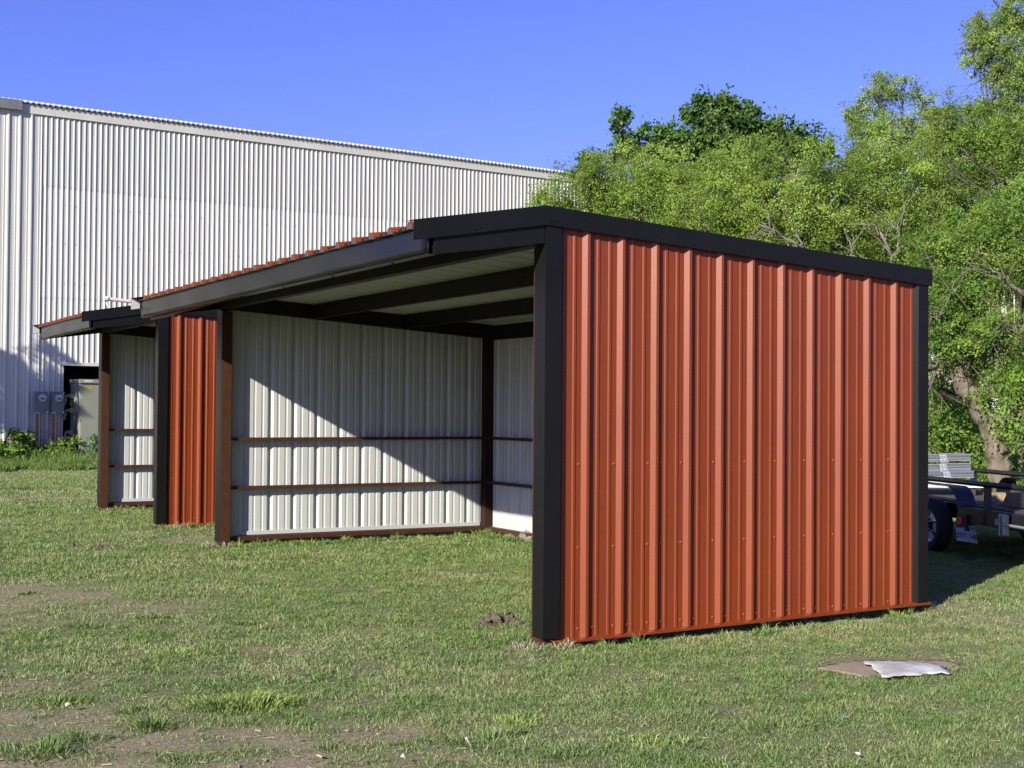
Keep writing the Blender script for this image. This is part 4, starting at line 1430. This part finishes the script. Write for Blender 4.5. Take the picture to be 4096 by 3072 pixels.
def wheel(s_, n0, sign):
    w = bpy.data.objects.new('wheel', None)
    w.parent = trl
    w.location = TF(s_, n0, .315)
    COL.objects.link(w)
    mb = MB()
    prof = [(-.09, .20), (-.095, .25), (-.09, .285), (-.065, .312), (-.03, .316), (.03, .316), (.065, .312), (.09, .285), (.095, .25), (.09, .20)]
    N = 40
    n0_ = 0
    for q in range(N):
        a_ = 2 * math.pi * q / N
        for yy, rr in prof:
            mb.v.append((math.cos(a_) * rr, yy, math.sin(a_) * rr))
    for q in range(N):
        for i in range(len(prof) - 1):
            a0 = q * len(prof) + i
            b0 = ((q + 1) % N) * len(prof) + i
            mb.f.append((a0, b0, b0 + 1, a0 + 1))
            mb.m.append(0)
    mb.build('tyre', M['tyre'], w, smooth=True)
    # rim: dished disc with round holes
    mb = MB()
    rings = [(.203, .085), (.195, .060), (.165, .040), (.150, .055), (.095, .062), (.085, .050), (.045, .050)]
    for q in range(N):
        a_ = 2 * math.pi * q / N
        for rr, yy in rings:
            mb.v.append((math.cos(a_) * rr, yy * sign, math.sin(a_) * rr))
    K = len(rings)
    for q in range(N):
        for i in range(K - 1):
            if i == 3 and (q % 8) < 2:
                continue                            # the holes
            a0 = q * K + i
            b0 = ((q + 1) % N) * K + i
            mb.f.append((a0, b0, b0 + 1, a0 + 1))
            mb.m.append(0)
    mb.build('rim', M['rim'], w)
    mb = MB()
    mb.tube([(0, -.02 * sign, 0), (0, .095 * sign, 0)], [.048, .04], 14)
    for q in range(5):
        a_ = 2 * math.pi * q / 5
        mb.tube([(math.cos(a_) * .068, .045 * sign, math.sin(a_) * .068), (math.cos(a_) * .068, .078 * sign, math.sin(a_) * .068)], [.012, .011], 6)
    mb.build('hub', M['trailer'], w)


wheel(0.0, .085, 1)
wheel(.82, .085, 1)
wheel(0.0, FAR + .14, -1)
wheel(.82, FAR + .14, -1)
mb = MB()
mb.tube([TF(-.86, -.06, .44), TF(-.86, -.085, .44)], [.048, .045], 18)
lamp = tpart(mb, 'marker_lamp', M['tail'])
mb = MB()
mb.box(-.98, -.78, .031, .059, .36, .52)
tpart(mb, 'lamp_bracket', M['trailer'])
# licence plate, hanging a little askew and facing back along the trailer
pl = bpy.data.objects.new('licence_plate', None)
pc = PD(3868, 2142, 15.25)
pl.location = Matrix.Rotation(-rz, 3, 'Z') @ (Vector(pc) - Vector(TO))
pl.parent = trl
# plate faces the camera side
pl.rotation_euler = (math.radians(-14), math.radians(9), math.atan2(CR[1], CR[0]) - rz + math.radians(14))
COL.objects.link(pl)
mb = MB()
mb.hexa([(-.135, -.002, -.075), (.135, -.002, -.075), (.135, .002, -.075), (-.135, .002, -.075), (-.140, -.002, .075), (.120, -.002, .075), (.120, .002, .075), (-.140, .002, .075)])
mb.build('plate', M['plate'], pl)


def textmesh(txt, size, material, parent, loc, rot, name='lettering'):
    cu = bpy.data.curves.new(name, 'FONT')
    cu.body = txt
    cu.size = size
    cu.extrude = 0.0008
    cu.align_x = 'CENTER'
    cu.align_y = 'CENTER'
    cu.offset = 0.0012
    tmp = bpy.data.objects.new(name + '_tmp', cu)
    COL.objects.link(tmp)
    dg = bpy.context.evaluated_depsgraph_get()
    me = bpy.data.meshes.new_from_object(tmp.evaluated_get(dg))
    bpy.data.objects.remove(tmp, do_unlink=True)
    me.materials.clear()
    me.materials.append(material)
    o = bpy.data.objects.new(name, me)
    o.parent = parent
    o.location = loc
    o.rotation_euler = rot
    COL.objects.link(o)
    return o


textmesh('297-148', .082, M['plate_ink'], pl, (0, -.0035, -.012), (math.pi / 2, 0, 0))
mb = MB()
mb.tube([(0, .0, .05), (0, .03, .11)], [.035, .03], 10)
mb.build('plate_lamp', M['trailer'], pl)
# jack plate, reflector and rod near the right edge
mb = MB()
for (u0, u1, m_) in ((3960, 3978, 0), (3978, 3988, 1)):
    pass
mb.box(-1.66, -1.56, .031, .036, .455, .52, 0)
mb.box(-1.72, -1.662, .031, .036, .455, .52, 1)
tpart(mb, 'reflector', [M['label_w'], M['tail']])
mb = MB()
mb.box(-1.86, -1.80, .04, .12, .36, .58)
mb.box(-1.80, -1.78, .02, .13, .35, .59)
tpart(mb, 'jack_plate', M['galv'], bevel=.01)
mb = MB()
mb.tube([TF(-1.8, -.10, .48), TF(-2.7, -.12, .48)], [.016] * 2, 8)
tpart(mb, 'jack_rod', M['galv'])

# load on the trailer
def on_trailer(u, v, depth):
    return PD(u, v, depth)


def along(du, dep):
    return du / FPX * dep


GA = 'aluminium beams stacked on the trailer'
rang = math.atan2(CR[1], CR[0])
for k, (v0, u_mid, lab, skew) in enumerate([(1882, 3782, 'lowest aluminium beam of the three stacked on the trailer', .02), (1852, 3768, 'middle aluminium beam of the three stacked on the trailer', -.01),
                                            (1814, 3768, 'topmost aluminium beam of the three stacked on the trailer', .0)]):
    dep = 17.3
    c = PD(u_mid, v0 + 18, dep)
    t = thing('aluminium_beam', (c[0], c[1], c[2]), lab, 'beam', GA, rz=rang + skew)
    for (xa, xb, tiltz) in ((-.95, -.002, 0.0), (.05, .36, .012)):
        mb = MB()
        for zz_, th_ in ((-.045, .012), (-.026, .006), (-.004, .006), (.016, .006), (.034, .011)):
            mb.box(xa, xb, -.028, -.006, zz_ + tiltz, zz_ + th_ + tiltz)
        mb.box(xa, xb, -.006, .30, -.045 + tiltz, .045 + tiltz)
        mb.build('section', M['alu'], t)
    mb = MB()
    mb.hexa([(-.03, -.036, -.062), (.075, -.036, -.055), (.075, -.0285, -.055), (-.03, -.0285, -.062), (-.045, -.036, .052), (.045, -.036, .058), (.045, -.0285, .058), (-.045, -.0285, .052)])
    mb.build('gusset', M['galv'], t)
    for (bx_, bz_) in ((-.03, .03), (.012, .032), (-.02, -.025), (.025, -.022)):
        mb = MB()
        mb.tube([(bx_, -.037, bz_), (bx_, -.046, bz_)], [.010, .009], 8)
        mb.build('bolt', M['bolt'], t)

# block of packed boards under the beams
cb = PD(3818, 1940, 17.3)
t = thing('board_stack', (cb[0], cb[1], .617), 'stack of white boards lying on the trailer deck under the aluminium beams', 'boards', rz=rang)
mb = MB()
for q in range(3):
    mb.box(-.72 - .01 * q, .36 + .012 * q, -.10, .42, .10 + .026 * q, .124 + .026 * q)
mb.build('board', M['foam'], t, bevel=.002)
mb = MB()
mb.box(-.65, -.5, -.06, .40, .002, .099)
mb.box(.1, .25, -.06, .40, .002, .099)
mb.box(-.55, -.15, .0, .35, .177, .215)
mb.build('bearer', M['deck'], t)


def carton(u, v, dep, sx, sy, sz, lab, m='cardboard', rot=0.0, z=.617):
    c = PD(u, v, dep)
    t = thing('cardboard_box', (c[0], c[1], z), lab, 'box', 'cartons and offcuts on the trailer deck', rz=rang + rot)
    mb = MB()
    mb.box(-sx / 2, sx / 2, -sy / 2, sy / 2, 0, sz)
    mb.build('carton', M[m], t, bevel=.004)
    mb = MB()
    mb.box(-sx / 2 + .002, sx / 2 - .002, -.02, .02, sz + .001, sz + .003)
    mb.box(-.02, .02, -sy / 2 - .003, -sy / 2 - .0005, sz * .55, sz)
    mb.build('tape', M['cardboard_old'], t)


carton(3990, 1965, 16.0, .24, .3, .11, 'low tan cardboard box right of the rail post on the trailer')
carton(4088, 1985, 15.2, .22, .3, .16, 'larger tan cardboard box at the right edge on the trailer', rot=.2)
c = PD(4040, 1985, 15.6)
t = thing('metal_offcut', (c[0], c[1], .617), 'rusty red metal offcut leaning between two cardboard boxes on the trailer', 'offcut', rz=rang)
mb = MB()
mb.hexa([(-.10, -.03, 0), (.06, -.03, 0), (.06, -.02, 0), (-.10, -.02, 0), (-.04, .02, .10), (.09, .02, .09), (.09, .03, .09), (-.04, .03, .10)])
mb.build('folded_sheet', M['red'], t)
mb = MB()
mb.hexa([(-.16, -.06, 0.002), (.05, -.08, 0.002), (.05, .02, .002), (-.16, .02, .002), (-.14, -.06, .02), (.05, -.08, .03), (.05, .0, .03), (-.14, .0, .02)])
mb.build('wood_scrap', M['cardboard'], t)

# ---------------------------------------------------------------- litter and soil in the lawn
def sheet(name, corners, m, label, cat, bend=0.02, nx_=14, ny_=8, jag=0.015, z0=0.03, seed=0, curl=None):
    r = np.random.default_rng(seed)
    C4 = [G(u, v, z0 + bend * 0.4)[:2] for u, v in corners]
    c = np.mean(C4, 0)
    V = []
    for i in range(nx_ + 1):
        for j in range(ny_ + 1):
            a_, b_ = i / nx_, j / ny_
            p = (C4[0] * (1 - a_) + C4[1] * a_) * (1 - b_) + (C4[3] * (1 - a_) + C4[2] * a_) * b_
            e = (i in (0, nx_)) or (j in (0, ny_))
            if e:
                p = p + r.normal(0, jag, 2)
            zz_ = z0 + bend * math.sin(a_ * math.pi) * (0.6 + 0.4 * math.sin(b_ * 3)) + r.normal(0, .002)
            if curl:
                zz_ += curl(a_, b_)
            V.append((p[0] - c[0], p[1] - c[1], zz_))
    mb = MB()
    mb.v = V
    for i in range(nx_):
        for j in range(ny_):
            q = i * (ny_ + 1) + j
            mb.f.append((q, q + 1, q + ny_ + 2, q + ny_ + 1))
            mb.m.append(0)
    o = mb.build(name, m, None, smooth=True)
    o.location = (c[0], c[1], 0)
    md = o.modifiers.new('thick', 'SOLIDIFY')
    md.thickness = .004
    tag(o, label, cat)
    return o


sheet('cardboard_sheet', [(3265, 2668), (3420, 2640), (3560, 2660), (3500, 2712)], M['cardboard_old'], 'flattened brown weathered cardboard on the lawn beside the white sheet', 'cardboard', bend=.008, z0=.012, seed=1)
sheet('cardboard_sheet', [(3480, 2642), (3760, 2640), (3845, 2655), (3700, 2690)], M['cardboard_old'], 'brown torn sheet under the far edge of the white sheet', 'cardboard', bend=.006, z0=.008, seed=2)
sheet('white_sheet', [(3445, 2642), (3740, 2650), (3808, 2690), (3530, 2712)], M['sheet_white'], 'faded white metal sheet lying curled on the lawn at the lower right', 'sheet', bend=.022, z0=.020, jag=.008, seed=3,
      curl=lambda a_, b_: .006 * math.sin(a_ * 9) * b_ + .012 * (1 - a_) ** 3 + .010 * math.sin(b_ * math.pi))


def clods(name, pts, m, label, cat, seed, fine=40):
    r = np.random.default_rng(seed)
    c = G(*pts[0][:2])
    mb = MB()

    def blob(x, y, z, s_):
        n0 = len(mb.v)
        N1, N2 = 8, 5
        ph = r.random(8) * 6
        for i in range(N2 + 1):
            th = math.pi * i / N2
            for j in range(N1):
                p_ = 2 * math.pi * j / N1
                rr = s_ * (0.62 + .3 * math.sin(3 * p_ + ph[0] + i) * math.sin(th * 2 + ph[1]) + .4 * r.random())
                mb.v.append((x + math.cos(p_) * math.sin(th) * rr, y + math.sin(p_) * math.sin(th) * rr, z + math.cos(th) * rr * .75))
        for i in range(N2):
            for j in range(N1):
                k = (j + 1) % N1
                mb.f.append((n0 + i * N1 + j, n0 + (i + 1) * N1 + j, n0 + (i + 1) * N1 + k, n0 + i * N1 + k))
                mb.m.append(0)
    for (u, v, s_) in pts:
        p = G(u, v) - c
        blob(p[0], p[1], s_ * .35, s_)
        blob(p[0], p[1], -s_ * .9, s_ * 1.9)
        for _ in range(fine * 3):
            q = np.clip(r.normal(0, s_ * .8, 2), -1.4 * s_, 1.4 * s_)
            blob(p[0] + q[0], p[1] + q[1], max(.004, s_ * .5 * math.exp(-(q @ q) / (s_ * s_))), s_ * r.uniform(.06, .26))
    o = mb.build(name, m, None)
    o.location = (c[0], c[1], 0)
    tag(o, label, cat)
    return o


clods('soil_mound', [(1985, 2492, .072), (2040, 2488, .065), (1935, 2500, .055), (2075, 2500, .042), (1960, 2480, .06)], M['soil'],
      'dark crumbly mound of dug soil in the lawn left of the near black post', 'soil mound', 5)
clods('soil_mound', [(400, 2197, .06), (430, 2200, .05), (465, 2196, .045), (375, 2192, .04)], M['soil'], 'long row of dark soil clods in the lawn at the left', 'soil mound', 6, 22)
clods('soil_mound', [(290, 2190, .05), (315, 2194, .04)], M['soil'], 'small dark soil clod left of the longer row of clods', 'soil mound', 7, 18)
clods('soil_mound', [(2060, 2155, .10), (2100, 2165, .12), (2030, 2160, .07), (2130, 2172, .1)], M['rock'], 'pale dry dirt heap under the back wall inside the near shed', 'soil mound', 8, 40)
clods('stone', [(524, 2030, .07), (534, 2035, .05)], M['rock'], 'pale stone under the bottom rail of the far shed', 'stone', 9, 3)
clods('stone', [(266, 1875, .10), (292, 1876, .09)], M['rock'], 'flat pale stone at the edge of the tall weeds', 'stone', 10, 3)


def scrap(u, v, size, m, label, seed, flat=.4, name='litter'):
    r = np.random.default_rng(seed)
    p = G(u, v)
    mb = MB()
    pts = [(math.cos(q) * size * r.uniform(.5, 1.1), math.sin(q) * size * .55 * r.uniform(.5, 1.1), flat * size * r.uniform(.2, 1.3)) for q in np.linspace(0, 2 * math.pi, 8)[:-1]]
    n0 = 0
    mb.v = [(0, 0, size * flat * 1.5)] + pts
    for i in range(7):
        mb.f.append((0, 1 + i, 1 + (i + 1) % 7))
        mb.m.append(0)
    o = mb.build(name, M[m], None)
    o.location = (p[0], p[1], .025)
    o.rotation_euler = (0, 0, r.random() * 6)
    tag(o, label, 'litter')


scrap(1612, 3062, .022, 'paper', 'crumpled white paper scrap at the bottom edge of the lawn', 1, 1.0)
scrap(1867, 3000, .014, 'paper', 'thin white scrap standing in the grass near the bottom edge', 2, 2.0)
scrap(3375, 2892, .022, 'purple', 'small mauve wrapper in the grass at the lower right', 3)
scrap(1388, 2423, .05, 'rock', 'grey twist of bark lying in the middle of the lawn', 4, .3)
scrap(3430, 3038, .020, 'paper', 'white shred in the grass at the lower right edge', 5)
scrap(1592, 2852, .022, 'rust', 'small orange leaf scrap in the lawn', 6)
scrap(270, 2850, .028, 'straw', 'pale dead plant scrap in the bare soil at lower left', 7, .8)
